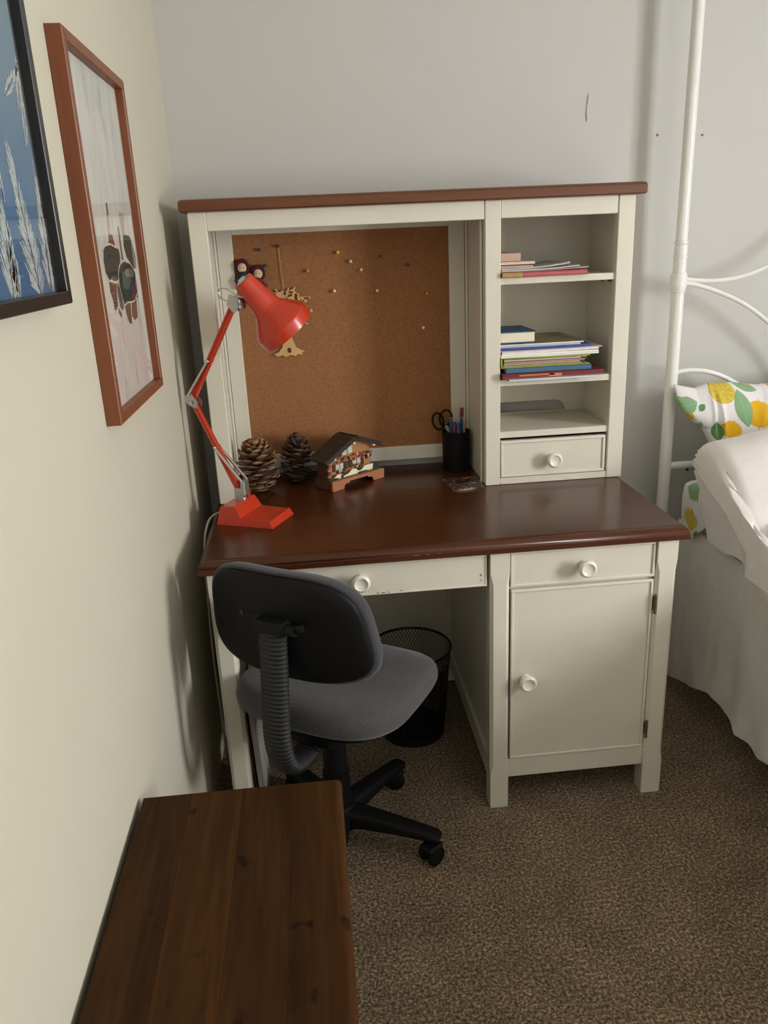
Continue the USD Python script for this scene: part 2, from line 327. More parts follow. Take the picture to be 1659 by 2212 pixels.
# ------------------------------------------------------------------ hutch on the desk
HY, HZ = -.2925, 1.5183
hut = thing('desk_hutch', 'tall cream desk hutch with cork board, open shelves and red-brown top board', 'hutch', (.638, -.17, DZ))
part(hut, 'top_board', slab(.0496, 1.2304, -.3129, -.02, HZ, HZ+.0292, [(.003, HZ), (0, HZ+.003), (0, HZ+.022), (.003, HZ+.027), (.008, HZ+.0292)]), 'hutch_top', label='red-brown wooden top board')
for x0, x1 in ((.0661, .1112), (.8135, .8557), (1.1655, 1.2103)):
    part(hut, 'post', bx(x0, x1, HY, HY+.030, DZ+.0003, HZ, .002), 'cream')
part(hut, 'header_rail', bx(.1112, .8123, HY+.001, HY+.022, 1.473, HZ, .0015), 'cream')
part(hut, 'header_rail', bx(.8557, 1.1640, HY+.001, HY+.022, 1.474, HZ, .0015), 'cream')
part(hut, 'side_panel', bx(.076, .097, HY+.030, -.0456, DZ+.0003, HZ), 'cream')
part(hut, 'side_panel', bx(.815, .833, HY+.030, -.0456, DZ+.0003, HZ), 'cream')
part(hut, 'side_panel', bx(1.176, 1.196, HY+.030, -.0456, DZ+.0003, HZ), 'cream')
for x in (.100, .8095):
    part(hut, 'bead_trim', bx(x-.003, x+.003, HY+.030, HY+.042, DZ+.001, 1.473, .0012), 'cream_trim')
# cork board and its frame
part(hut, 'cork_board', bx(.140, .768, -.0445, -.0365, .822, 1.474, .0005), 'cork', label='plain brown cork board')
part(hut, 'cork_frame', bx(.1055, .149, -.0535, -.036, .775, 1.517), 'cream')
part(hut, 'cork_frame', bx(.7605, .806, -.0535, -.036, .775, 1.517), 'cream')
part(hut, 'cork_frame', bx(.149, .7605, -.0525, -.036, .7895, .8315), 'cream')
part(hut, 'cork_frame', bx(.149, .7605, -.0525, -.036, 1.466, 1.517), 'cream')
part(hut, 'corner_strip', bx(.0975, .1045, -.060, -.046, .775, 1.517, .002), 'cream_trim')
part(hut, 'corner_strip', bx(.807, .8145, -.060, -.046, .775, 1.517, .002), 'cream_trim')
# back of the open shelves, with the cable slot
slot = union_all([sbox(.905, .9145, 1.082, .9475), affinity.scale(Point(1.082, .9145).buffer(.033, 24), 1.12, 1.0).intersection(sbox(1.0, .9145, 1.3, 1.2))])
part(hut, 'back_panel', prism(sbox(.816, .775, 1.1955, 1.517).difference(slot), .008, (0, -.0375, 0), V(1, 0, 0), V(0, 0, 1)), 'cream')
for z0, z1, nm in ((1.309, 1.3265, 'shelf'), (1.0405, 1.058, 'shelf'), (.8945, .9125, 'shelf')):
    part(hut, nm, bx(.8335, 1.1755, HY+.006, -.046, z0, z1, .001), 'cream')
for z in (1.3085, 1.040):
    for x, y in ((1.1735, HY+.045), (1.1735, HY+.12)):
        part(hut, 'shelf_pin', join(rod((x+.003, y, z-.004), (x-.012, y, z-.004), .0025, 8), bx(x-.002, x+.0022, y-.005, y+.005, z-.011, z-.001, .0005)), 'brass')
d = part(hut, 'drawer', join(bx(.8575, 1.1595, HY+.004, HY+.020, .7815, .8865), bx(.87, 1.15, HY+.020, -.06, .785, .792), bx(.87, .88, HY+.020, -.06, .792, .87), bx(1.14, 1.15, HY+.020, -.06, .792, .87)), 'cream', label='small hutch drawer')
bead(d, .8575, 1.1595, .7815, .8865, HY+.0042, .008, .0045)
knob(d, 1.006, HY+.003, .829)
part(hut, 'bottom_rail', bx(.8557, 1.1655, HY+.002, HY+.020, DZ+.0004, .7795), 'cream')

# ------------------------------------------------------------------ office chair (turned a little to the right)
CA = math.radians(57.5); CF, CS, CU = V(math.cos(CA), math.sin(CA), 0), V(math.sin(CA), -math.cos(CA), 0), V(0, 0, 1)
CO = V(.334, -.764, 0)
def cl(s, f, z): return CO+CS*s+CF*f+CU*z
chair = thing('office_chair', 'grey fabric swivel office chair with black plastic back pushed under the desk', 'chair', CO)
def sq(a, b, n, e=3.2):
    t = np.linspace(0, 2*np.pi, n, endpoint=False); c, s = np.cos(t), np.sin(t)
    return np.sign(c)*abs(c)**(2/e)*a, np.sign(s)*abs(s)**(2/e)*b
sx, sf = sq(.218, .215, 64)
L = []
for k, z in ((.0, .398), (.6, .398), (.88, .400), (.96, .408), (.995, .420), (1.0, .436), (.985, .452), (.95, .463), (.88, .470), (.7, .472), (.4, .467), (0, .464)):
    f = sf*k; drop = -.05*np.clip((f-.08)/.14, 0, 1)**2+.012*np.clip((-f-.08)/.14, 0, 1)
    L.append([cl(a, b+.045, z+dz) for a, b, dz in zip(sx*k, f, drop)])
part(chair, 'seat', loft(L), 'chair_fabric', label='dark grey fabric seat cushion', smooth=60)
L = []
for k, z in ((0, .378), (.55, .378), (.8, .384), (.86, .395), (.86, .402)):
    L.append([cl(a*k, b*k+.045, z) for a, b in zip(sx, sf)])
part(chair, 'seat_pan', loft(L), 'black_plastic')
bs, bz = sq(.205, .130, 72, 3.6)
BF, BZ = -.165, .669
def back_pt(s, z, t, k=1.0):
    c = .9*s*s+.05*abs(z)*0
    return cl(s-.012, BF+c+t+.10*(-z), BZ+z)
def widen(s, z): return s*(1.0-.10*np.clip(z/.13, -1, 1))   # a little narrower at the top
def shell(prof):
    return loft([[back_pt(widen(a*k, b*k), b*k, t) for a, b in zip(bs, bz)] for k, t in prof])
part(chair, 'back_shell', shell([(0, -.020), (.5, -.018), (.8, -.012), (.93, -.004), (.955, .004), (.95, .010), (0, .006)]), 'black_plastic', label='black plastic back shell', smooth=50)
part(chair, 'backrest', shell([(0, .008), (.955, .0055), (.985, .004), (1.0, .010), (1.005, .022), (.985, .034), (.93, .044), (.8, .050), (.5, .052), (0, .052)]), 'chair_fabric_dark', label='dark grey fabric back cushion', smooth=60)
# bracket across the back, clamp knob
br = cl(0, BF-.020, .665)
part(chair, 'back_bracket', join(obox(cl(0, BF-.033, .692), CS, CF, CU, .075, .040, .030, .006), obox(cl(-.045, BF-.020, .696), CS, CF, CU, .03, .012, .022, .004)), 'black_plastic')
kp = cl(.046, BF-.036, .691)
part(chair, 'clamp_knob', join(rod(kp-CS*.012, kp+CS*.014, .012, 14), obox(kp+CS*.022+CU*.006, unit(CS+.35*CU), CF, CU, .026, .010, .018, .004)), 'black_plastic')
part(chair, 'bolt', rod(cl(-.088, BF-.018, .700), cl(-.088, BF-.004, .700), .006, 12), 'black_wire')
# rubber bellows over the upright
P = smoothpath([cl(0, -.075, .338), cl(0, -.13, .332), cl(0, -.185, .345), cl(0, -.214, .40), cl(0, -.214, .50), cl(0, -.205, .60), cl(0, -.198, .684)], 320)
s_ = np.linspace(0, 1, 320); rib = 1+.06*np.sign(np.sin(s_*2*np.pi*46))*np.abs(np.sin(s_*2*np.pi*46))**.6
part(chair, 'upright_bellows', tube(P, .0195*rib, 18, ry=.032*rib, up=CS), 'bellows', label='black ribbed rubber bellows over the upright', smooth=40)
part(chair, 'seat_mount', join(obox(cl(0, -.02, .362), CS, CF, CU, .14, .19, .034, .01), obox(cl(0, -.03, .345), CS, CF, CU, .07, .13, .02, .006)), 'black_plastic')
part(chair, 'column', lathe([(0, .085), (.036, .085), (.036, .10), (.033, .20), (.033, .205), (.029, .206), (.029, .30), (.022, .301), (.022, .355), (0, .355)], CO, (0, 0, 1), 28), 'black_plastic')
part(chair, 'base_hub', lathe([(0, .036), (.03, .036), (.042, .045), (.047, .07), (.045, .10), (.038, .112), (0, .114)], CO, (0, 0, 1), 32), 'black_plastic')
for k in range(5):
    a = math.radians(-25+72*k); d = V(math.cos(a), math.sin(a), 0); e = V(-math.sin(a), math.cos(a), 0)
    L = []
    for r, w, zt, zb in ((.028, .032, .106, .052), (.07, .029, .104, .060), (.14, .025, .097, .062), (.22, .021, .086, .062), (.252, .020, .080, .060), (.264, .015, .074, .062)):
        c = CO+d*r; L.append([c+e*x*w+V(0, 0, zb+(zt-zb)*y) for x, y in ((-1, .15), (-.75, 0), (.75, 0), (1, .15), (1, .7), (.6, 1), (-.6, 1), (-1, .7))])
    lg = part(chair, 'leg', loft(L), 'black_plastic', smooth=45)
    ct = math.radians((-25+72*k)+(62, -40, 25, 110, 75)[k]); t = V(math.cos(ct), math.sin(ct), 0); o = V(-math.sin(ct), math.cos(ct), 0)
    h = CO+d*.250; wc = h-t*.012+V(0, 0, .0255)
    cs = part(lg, 'caster', join(rod(h+V(0, 0, .030), h+V(0, 0, .062), .007, 12), obox(wc+V(0, 0, .012), t, o, CU, .044, .012, .030, .005), obox(wc+V(0, 0, .0215), t, o, CU, .050, .040, .012, .005)), 'black_plastic')
    for q in (-1, 1):
        part(lg, 'caster_wheel', lathe([(0, -.008), (.018, -.008), (.0235, -.005), (.0255, 0), (.0235, .006), (.012, .009), (0, .009)], wc+o*.015*q, o*q, 24), 'black_plastic')

# ------------------------------------------------------------------ wire waste basket under the desk
BC = V(.578, -.325, 0)
bin_ = thing('waste_basket', 'black wire mesh waste basket under the desk behind the chair', 'basket', BC)
r0, r1, bh = .095, .120, .288
t = np.linspace(0, 2*np.pi, 49)
part(bin_, 'rim', tube(np.c_[BC[0]+r1*np.cos(t), BC[1]+r1*np.sin(t), np.full(49, bh)], .004, 8), 'wire_paint')
part(bin_, 'base', lathe([(0, .001), (r0, .001), (r0+.002, .004), (r0+.002, .022), (r0, .022), (r0-.002, .006), (0, .006)], BC, (0, 0, 1), 40), 'wire_paint')
ws = []
for k in range(72):
    for sg in (-1, 1):
        u = np.linspace(0, 1, 9); a = 2*np.pi*k/72+sg*u*1.35; r = r0+(r1-r0)*u
        ws.append(tube(np.c_[BC[0]+r*np.cos(a), BC[1]+r*np.sin(a), .004+(bh-.004)*u], .00085, 3))
part(bin_, 'wire_mesh', join(*ws), 'wire_paint', kind='stuff', smooth=False)

# ------------------------------------------------------------------ low wooden chest in front
chest = thing('wooden_chest', 'low dark brown wooden chest with plank top against the cream wall', 'chest', (.18, -1.70, 0))
xs = [.010, .092, .178, .262, .347]
for i in range(4):
    last = i == 3
    m = bx(xs[i]+.00005, xs[i+1]-.00005, -2.16, -1.258, .522, .55, .0003)
    if last:
        pr = [(xs[i]+.0002, .522), (xs[i]+.0002, .55), (xs[i+1]-.012, .55), (xs[i+1]-.006, .5485), (xs[i+1]-.002, .545), (xs[i+1], .540), (xs[i+1], .528), (xs[i+1]-.004, .523), (xs[i+1]-.008, .522)]
        m = hull([(x, y, z) for x, z in pr for y in (-2.16, -1.2585)])
    part(chest, 'plank', m, ('chest_a', 'chest_b', 'chest_a', 'chest_b')[i])
part(chest, 'body', join(bx(.022, .330, -2.13, -1.275, .07, .10), bx(.022, .330, -1.292, -1.275, .10, .5215), bx(.022, .330, -2.13, -2.113, .10, .5215), bx(.022, .036, -2.113, -1.292, .10, .5215)), 'chest_a')
for z0, z1 in ((.105, .31), (.315, .518)):
    dd = part(chest, 'drawer', bx(.308, .3305, -2.11, -1.295, z0, z1, .003), 'chest_b')
for y in (-2.12, -1.29):
    for x in (.03, .30): part(chest, 'foot', bx(x, x+.03, y-.012 if y < -2 else y-.02, y+.02 if y < -2 else y+.012, 0, .07, .003), 'chest_a')

# ------------------------------------------------------------------ red desk lamp
LU, LV = unit(V(.905, -.425, 0)), unit(V(.425, .905, 0)); LA = V(.075, -.463, DZ)
lamp = thing('desk_lamp', 'red-orange jointed desk lamp on the left end of the desktop', 'lamp', LA+LU*.06+LV*.06)
def lp(u, v, z): return LA+LU*u+LV*v+V(0, 0, z)
BW = .122
prof = [(0, .0005), (.010, .046), (.052, .050), (.068, .020), (.140, .016), (.150, .018), (.160, .0005)]
def side(v, ins):
    return [lp(u+(ins if i < 3 and 0 else 0), v, z) for i, (u, z) in enumerate(prof)]
bases = []
for (u0, z0), (u1, z1) in zip(prof[:-1], prof[1:]):
    P = []
    for u, z in ((u0, z0), (u1, z1)):
        k = z*.16
        for zz in (0.0005, max(z, .0006)):
            kk = zz*.16
            P += [lp(u if zz > .001 or (u0, u1).index(u) >= 0 else u, kk, zz), lp(u, BW-kk, zz)]
    try: bases.append(hull(P))
    except Exception: pass
import manifold3d as m3
def mani(m):
    m = tm(m); return m3.Manifold(m3.Mesh(np.asarray(m.vertices, np.float32), np.asarray(m.faces, np.uint32)))
A = mani(bases[0])
for b_ in bases[1:]: A = A+mani(b_)
q = A.to_mesh(); part(lamp, 'base', trimesh.Trimesh(q.vert_properties[:, :3], q.tri_verts), 'lamp_red', smooth=25)
PV = lp(.036, .075, .062); EL = V(.034, -.350, 1.064); HD = V(.172, -.417, 1.306)
part(lamp, 'base_bracket', join(obox(PV+V(0, 0, -.004)+LV*.012, LU, LV, V(0, 0, 1), .026, .0022, .046), obox(PV+V(0, 0, -.004)-LV*.012, LU, LV, V(0, 0, 1), .026, .0022, .046), rod(lp(.036, .075, .046), lp(.036, .075, .056), .014, 20)), 'zinc', label='grey metal pivot bracket')
part(lamp, 'spring_post', obox(PV+LU*.012+V(0, 0, .018), LU, LV, V(0, 0, 1), .014, .026, .040, .003), 'zinc')
part(lamp, 'base_clip', obox(PV+LU*.016+LV*.010-V(0, 0, .004), LU, LV, V(0, 0, 1), .006, .010, .036, .001), 'lamp_red')
def arm(a, b, w=.017, h=.012):
    d = unit(b-a); n = unit(np.cross(LV, d)); out = []
    for off, ww in ((-.0042, .006), (.0042, .006)):   # two ribs with a groove: the folded channel
        out.append(obox((a+b)/2+n*off, d, n, LV, np.linalg.norm(b-a), .0062, h, .0015))
    out.append(obox((a+b)/2, d, n, LV, np.linalg.norm(b-a), .008, h-.004, .0005))
    return join(*out)
d1 = unit(EL-PV); d2 = unit(HD-EL)
part(lamp, 'lower_arm', arm(PV+d1*.004, EL-d1*.002), 'lamp_red')
part(lamp, 'upper_arm', arm(EL+d2*.004, HD-d2*.004), 'lamp_red')
for q_ in (-1, 1):
    part(lamp, 'spring_tube', join(rod(PV+LU*.014+V(0, 0, .036)+LV*.013*q_, PV+d1*.135+LV*.010*q_, .0042, 10), ball(PV+d1*.137+LV*.010*q_, .0055, 1)), 'chrome')
    part(lamp, 'spring_tube', join(rod(EL-LU*.005+V(0, 0, .012)+LV*.012*q_, EL+d2*.118+LV*.010*q_, .0042, 10), ball(EL+d2*.120+LV*.010*q_, .0055, 1)), 'chrome')
    part(lamp, 'elbow_plate', prism(Polygon([(-.016, .012), (-.012, -.004), (-.002, -.010), (.012, -.016), (.016, -.004), (.008, .006), (.002, .016)]).buffer(.003), .002, EL+LV*(.010*q_+.001)+LU*.003, LU, V(0, 0, 1)), 'zinc')
    part(lamp, 'elbow_rivet', lathe([(0, 0), (.0045, 0), (.0045, .002), (0, .003)], EL+LV*.013*q_+LU*.004-V(0, 0, .004), LV*q_, 14), 'chrome')
SA = V(.197, -.429, 1.357); SB = V(.294, -.402, 1.231); SD = unit(SB-SA)
part(lamp, 'head_bracket', join(prism(Polygon([(-.012, -.004), (.004, -.022), (.022, -.004), (.014, .012), (-.004, .018)]).buffer(.002), .002, HD-LV*.013, LU, V(0, 0, 1)), prism(Polygon([(-.012, -.004), (.004, -.022), (.022, -.004), (.014, .012), (-.004, .018)]).buffer(.002), .002, HD+LV*.013, LU, V(0, 0, 1)),
     obox(HD+LU*.020-V(0, 0, .002), unit(LU-V(0, 0, .9)), LV, V(0, 0, 1), .008, .03, .022, .002), lathe([(0, 0), (.005, 0), (.005, .003), (0, .004)], HD+LU*.014-LV*.014, -LV, 14)), 'zinc')
part(lamp, 'wire_loop', tube(smoothpath([HD+V(.024, -.02, .012), HD+V(.0, -.015, .022), HD+V(-.022, .0, .034), HD+V(-.036, .006, .030), HD+V(-.036, .006, .018), HD+V(-.022, 0, .006), HD+V(-.004, -.010, .004)], 40), .0018, 8), 'chrome')
Ls = np.linalg.norm(SB-SA)
part(lamp, 'shade', lathe([(.0, .004), (.016, .003), (.0245, 0), (.0262, .004), (.030, .04), (.0345, .075), (.038, .088), (.050, .102), (.0735, .131), (.0745, .136), (.0735, Ls), (.0715, Ls), (.0715, .138), (.048, .104), (.034, .09), (.027, .04), (.022, .008), (0, .008)], SA, SD, 48), 'lamp_red', label='red-orange bell-shaped metal shade', smooth=28)
part(lamp, 'lamp_cap', lathe([(0, -.006), (.010, -.006), (.012, -.002), (.017, .0), (.017, .004), (0, .004)], SA, SD, 24), 'chrome')
colour('bulb', (.85, .83, .78), .3)
part(lamp, 'bulb', lathe([(0, .07), (.013, .07), (.014, .085), (.026, .11), (.030, .125), (.026, .142), (.012, .153), (0, .155)], SA, SD, 24), 'bulb')
part(lamp, 'cord', tube(smoothpath([lp(.006, .095, .03), lp(-.008, .10, .012), V(.064, -.40, .768), V(.046, -.44, .752), V(.032, -.47, .62), V(.030, -.50, .40), V(.036, -.52, .18), V(.034, -.47, .05), V(.04, -.36, .008), V(.035, -.22, .006)], 80), .003, 8), 'grey_cord', label='thin grey power cord')
# ------------------------------------------------------------------ pine cones
def pine_cone(cx, cy, rad, h, tilt, label, cols, seed, mess=0.):
    o = V(cx, cy, DZ); rg = np.random.default_rng(seed)
    ax = unit(V(math.sin(tilt[0]), math.sin(tilt[1]), 1)); ex, ey, _ = frame_of(ax)
    T = thing('pine_cone', label, 'pine cone', o)
    base = .012
    part(T, 'core', lathe([(0, .006), (rad*.32, .006), (rad*.45, h*.25), (rad*.42, h*.55), (rad*.25, h*.85), (0, h*.93)], o, ax, 16), cols[0])
    n = 108; ga = math.pi*(3-math.sqrt(5))
    for i in range(n):
        u = (i+.5)/n; env = rad*(math.sin(math.pi*min(1, (.12+u*.80)))**.62); z = h*(.03+.88*u)
        a = i*ga; d = ex*math.cos(a)+ey*math.sin(a); e = np.cross(ax, d)
        up = -.35+1.25*u+rg.normal(0, .10+mess); dd = unit(d+ax*up*1.0); nn = np.cross(dd, e)
        ln = max(env*(1.0+rg.normal(0, .05)), .012); w = (.019 if u < .75 else .012)*(rad/.06)*(1+rg.normal(0, .08)); st = ln*.30
        c0 = o+ax*(base+z)
        def ring(l, ww, tt, lift): return [c0+dd*l+e*ww*x+nn*(tt*y+lift) for x, y in ((-1, 0), (-.6, .6), (0, 1), (.6, .6), (1, 0), (0, -.8))]
        t = .0034
        m = loft([ring(st, w*.35, t*.5, 0), ring(ln*.72, w*.8, t*.8, .0), ring(ln*.90, w, t, .001), ring(ln*.985, w*.72, t*1.1, .0025), ring(ln*1.03, w*.2, t*.6, .004)])
        v = np.array(m.vertices); v[:, 2] = np.maximum(v[:, 2], DZ+.0006); m.vertices = v
        part(T, 'scale', m, cols[1+(i % 3)], smooth=40)
    return T
colour('cone_core', lin(58, 38, 26), .9)
for k, c in enumerate(((140, 104, 72), (160, 120, 84), (118, 84, 56))): colour(f'cone_scale_{"abc"[k]}', lin(*c), .85, var=.3, scale=120)
for k, c in enumerate(((88, 66, 50), (100, 78, 58), (72, 52, 40))): colour(f'cone_dark_{"abc"[k]}', lin(*c), .85, var=.3, scale=120)
pine_cone(.180, -.186, .059, .138, (-.10, .02), 'large brown pine cone standing just behind the red lamp base', ['cone_core', 'cone_scale_a', 'cone_scale_b', 'cone_scale_c'], 5)
pine_cone(.272, -.118, .046, .132, (.12, .05), 'smaller darker pine cone next to the toy chalet', ['cone_core', 'cone_dark_a', 'cone_dark_b', 'cone_dark_c'], 9, .12)

# ------------------------------------------------------------------ toy chalet
HX, HN = unit(V(.8, .6, 0)), unit(V(-.6, .8, 0))       # along the front, into the depth
H0 = V(.381, -.250, DZ)
def hp(u, v, z): return H0+HX*u+HN*v+V(0, 0, z)
HWID, HDEP = .198, .066
chalet = thing('toy_chalet', 'small wooden toy chalet music box with dark roof and white fence on the desk', 'toy house', hp(HWID/2, HDEP/2, 0))
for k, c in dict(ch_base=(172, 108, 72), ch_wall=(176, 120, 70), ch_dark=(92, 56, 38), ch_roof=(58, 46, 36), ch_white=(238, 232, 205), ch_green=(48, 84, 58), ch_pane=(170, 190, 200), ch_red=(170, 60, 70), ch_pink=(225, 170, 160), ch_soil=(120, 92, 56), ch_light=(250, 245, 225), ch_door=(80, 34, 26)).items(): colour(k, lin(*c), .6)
def hbox(u0, u1, v0, v1, z0, z1, b=.0006): return obox(hp((u0+u1)/2, (v0+v1)/2, (z0+z1)/2), HX, HN, V(0, 0, 1), u1-u0, v1-v0, z1-z0, b)
bp = Polygon([(0, 0), (.042, 0), (.044, .008), (.050, .014), (.062, .014), (.064, .019), (.134, .019), (.136, .014), (.148, .014), (.154, .008), (.156, 0), (HWID, 0), (HWID, .028), (0, .028)])
part(chalet, 'base', prism(bp, -.006, hp(0, 0, .0004), HX, V(0, 0, 1)), 'ch_base')
part(chalet, 'plinth', join(hbox(0, .006, .006, HDEP+.016, .0004, .028), hbox(HWID-.006, HWID, .006, HDEP+.016, .0004, .028), hbox(.006, HWID-.006, .006, HDEP+.016, .022, .028)), 'ch_dark')  # base sides coloured dark: shade of the unlit side put into the colour
part(chalet, 'yard', hbox(.004, HWID-.004, .004, .030, .028, .030), 'ch_soil')
u0, u1, v0, v1 = .012, .170, .030, .080; zw, zr = .083, .130
um = .105
part(chalet, 'wall', prism(Polygon([(u0, .028), (u1, .028), (u1, .100), (um+.012, .126), (um-.012, .126), (u0, zw)]), -(v1-v0), hp(0, v0, 0), HX, V(0, 0, 1)), 'ch_wall')
part(chalet, 'side_wall', hbox(u0-.002, u0, v0+.0005, v1, .028, .081, .0003), 'ch_dark')  # dark skins on both ends, painting in the shade of the unlit wall
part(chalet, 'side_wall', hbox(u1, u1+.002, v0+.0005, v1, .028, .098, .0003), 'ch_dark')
for k in range(5):
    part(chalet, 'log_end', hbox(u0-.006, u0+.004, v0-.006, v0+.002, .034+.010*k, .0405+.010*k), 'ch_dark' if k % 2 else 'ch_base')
def slope(ua, za, ub, zb, name):
    A_, B_ = hp(ua, v0-.022, za), hp(ub, v0-.022, zb); d = unit(B_-A_); n = unit(np.cross(HN, d)); n = n if n[2] > 0 else -n
    c = (A_+B_)/2+HN*(v1-v0+.034)/2
    r = part(chalet, name, obox(c+n*.003, d, HN, n, np.linalg.norm(B_-A_), v1-v0+.034, .004), 'ch_roof')
    ln = np.linalg.norm(B_-A_); rg = np.random.default_rng(4)
    for a in range(6):
        for b in range(8):
            w = (v1-v0+.034)/8
            part(r, 'shingle', obox(A_+d*((a+.5)*ln/6)+HN*((b+.5)*w)+n*(.006+.0008*rg.random()), unit(d-n*.05), HN, n, ln/6*1.02, w*.95, .0022, .0004), 'ch_roof')
slope(-.012, .080, um, .137, 'roof'); slope(um, .137, .202, .0995, 'roof')
part(chalet, 'gable_board', join(rod(hp(-.010, v0-.021, .080), hp(um, v0-.021, .134), .0028, 6), rod(hp(um, v0-.021, .134), hp(.204, v0-.021, .096), .0028, 6)), 'ch_roof')
for u, z in ((.022, .091), (.096, .124), (.172, .105)): part(chalet, 'light_ball', ball(hp(u, v0-.018, z), .0052, 2), 'ch_light')
part(chalet, 'balcony', join(hbox(.012, .172, v0-.012, v0, .079, .083), hbox(.012, .172, v0-.013, v0-.010, .083, .086)), 'ch_base')
for u, z in ((.072, .092), (.094, .094)):
    w_ = part(chalet, 'window', hbox(u-.0085, u+.0085, v0-.002, v0, z-.001, z+.018), 'ch_white')
    for a in (-1, 1):
        for b in (.003, .0105): part(w_, 'pane', hbox(u+a*.004-.0030, u+a*.004+.0030, v0-.0028, v0-.0018, z+b, z+b+.0055, .0002), 'ch_pane')
part(chalet, 'shutter', hbox(.046, .061, v0-.003, v0, .088, .108), 'ch_door')
for u, z in ((.044, .050), (.060, .051), (.108, .054), (.126, .056)):
    w_ = part(chalet, 'window', hbox(u-.0065, u+.0065, v0-.002, v0, z, z+.016), 'ch_white')
    for a in (-1, 1):
        for b in (.002, .0085): part(w_, 'pane', hbox(u+a*.003-.0022, u+a*.003+.0022, v0-.0028, v0-.0018, z+b, z+b+.0050, .0002), 'ch_pane')
for a, b in ((.026, .036), (.068, .082), (.086, .099), (.134, .144)): part(chalet, 'shutter', hbox(a, b, v0-.003, v0, .048, .070), 'ch_door')
part(chalet, 'door', hbox(.152, .160, v0-.003, v0, .062, .078), 'ch_door')
rg = np.random.default_rng(12)
def sprigs(n, ua, ub, za, zb, va, vb, mats, r=.0042):
    for _ in range(n):
        c = hp(rg.uniform(ua, ub), rg.uniform(va, vb), rg.uniform(za, zb)); m = trimesh.creation.icosphere(1, r*rg.uniform(.6, 1.15)); v = np.array(m.vertices); v *= 1+.3*rg.standard_normal((len(v), 1)); m.vertices = v+c
        part(chalet, 'flower', m, mats[rg.integers(len(mats))])
sprigs(20, .016, .170, .075, .088, v0-.016, v0-.012, ['ch_green', 'ch_green', 'ch_red', 'ch_pink'])
sprigs(8, .040, .066, .040, .050, v0-.006, v0-.003, ['ch_green', 'ch_green', 'ch_pink']); sprigs(9, .104, .134, .040, .054, v0-.006, v0-.003, ['ch_green', 'ch_green', 'ch_soil', 'ch_pink'])
sprigs(7, .006, .030, .030, .037, .006, .014, ['ch_green', 'ch_green', 'ch_red']); sprigs(7, .165, .194, .030, .038, .010, .024, ['ch_green'])
fp = lambda pts: Polygon(pts)
part(chalet, 'fence', prism(fp([(.006, .028), (.058, .028), (.058, .034), (.050, .036), (.046, .042), (.030, .042), (.022, .037), (.006, .037)]), -.0018, hp(0, .013, 0), HX, V(0, 0, 1)), 'ch_white')
part(chalet, 'fence', prism(fp([(.058, .028), (.118, .028), (.118, .036), (.108, .039), (.102, .046), (.086, .046), (.078, .040), (.070, .036), (.058, .034)]), -.0018, hp(0, .015, 0), HX, V(0, 0, 1)), 'ch_white')
part(chalet, 'fence', prism(fp([(.118, .028), (.170, .028), (.170, .047), (.136, .047), (.130, .040), (.118, .036)]), -.0018, hp(0, .017, 0), HX, V(0, 0, 1)), 'ch_white')
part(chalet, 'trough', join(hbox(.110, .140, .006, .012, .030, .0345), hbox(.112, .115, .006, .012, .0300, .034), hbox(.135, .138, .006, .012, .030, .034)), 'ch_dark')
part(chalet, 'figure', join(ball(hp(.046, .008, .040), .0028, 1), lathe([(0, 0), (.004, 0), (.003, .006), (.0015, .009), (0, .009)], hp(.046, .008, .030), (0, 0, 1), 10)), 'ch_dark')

# ------------------------------------------------------------------ pen cup and what stands in it
CC = V(.766, -.095, DZ)
cup = thing('pen_cup', 'round black pen cup on the desktop beside the hutch divider', 'pen cup', CC)
part(cup, 'cup_body', lathe([(0, .0006), (.040, .0006), (.041, .003), (.0415, .118), (.0425, .120), (.0415, .1215), (.040, .120), (.0395, .118), (.039, .006), (0, .005)], CC, (0, 0, 1), 40), 'black_plastic')
for k, c in dict(pen_blue=(40, 110, 165), pen_navy=(30, 84, 130), pen_red=(150, 48, 56), pen_maroon=(120, 30, 46), pen_orange=(196, 122, 40), pen_gold=(150, 120, 70), blade_grey=(150, 150, 150)).items(): colour(k, lin(*c), .4)
def stick(name, label, cat, foot, top, segs, n=12):
    a, b = V(*foot), V(*top); d = unit(b-a); Lh = np.linalg.norm(b-a)
    T = thing(name, label, cat, a)
    for nm, f0, f1, r0, r1, mt in segs:
        part(T, nm, lathe([(0, f0*Lh), (r0, f0*Lh), (r1, f1*Lh), (0, f1*Lh)], a, d, n), mt)
    return T
stick('pen', 'blue pen with a gold loop end leaning in the black cup', 'pen', CC+V(-.004, .016, .007), CC+V(-.014, .012, .168), [('barrel', 0, .93, .0045, .0045, 'pen_blue'), ('collar', .93, .955, .005, .005, 'pen_gold')])
o_ = ORG['/World/pen']; tp = CC+V(-.0145, .0125, .170); t = np.linspace(0, 2*np.pi, 25)
part('/World/pen', 'clip_loop', tube(np.c_[tp[0]+.0045*np.cos(t)-.0035*(1+np.sin(t)), np.full(25, tp[1]), tp[2]+.011+.012*np.sin(t)], .0013, 6), 'pen_gold')
stick('pen', 'tall teal pen with a red cap standing in the black cup', 'pen', CC+V(.014, .014, .007), CC+V(.021, .010, .187), [('barrel', 0, .83, .0045, .0045, 'pen_navy'), ('ring', .83, .85, .004, .004, 'chrome'), ('cap', .85, 1.0, .006, .0055, 'pen_red')])
stick('marker', 'short maroon marker in the middle of the black cup', 'marker', CC+V(-.008, -.02, .007), CC+V(-.004, .006, .146), [('barrel', 0, .86, .008, .0075, 'pen_maroon'), ('cap', .86, 1.0, .0075, .005, 'pen_maroon')])
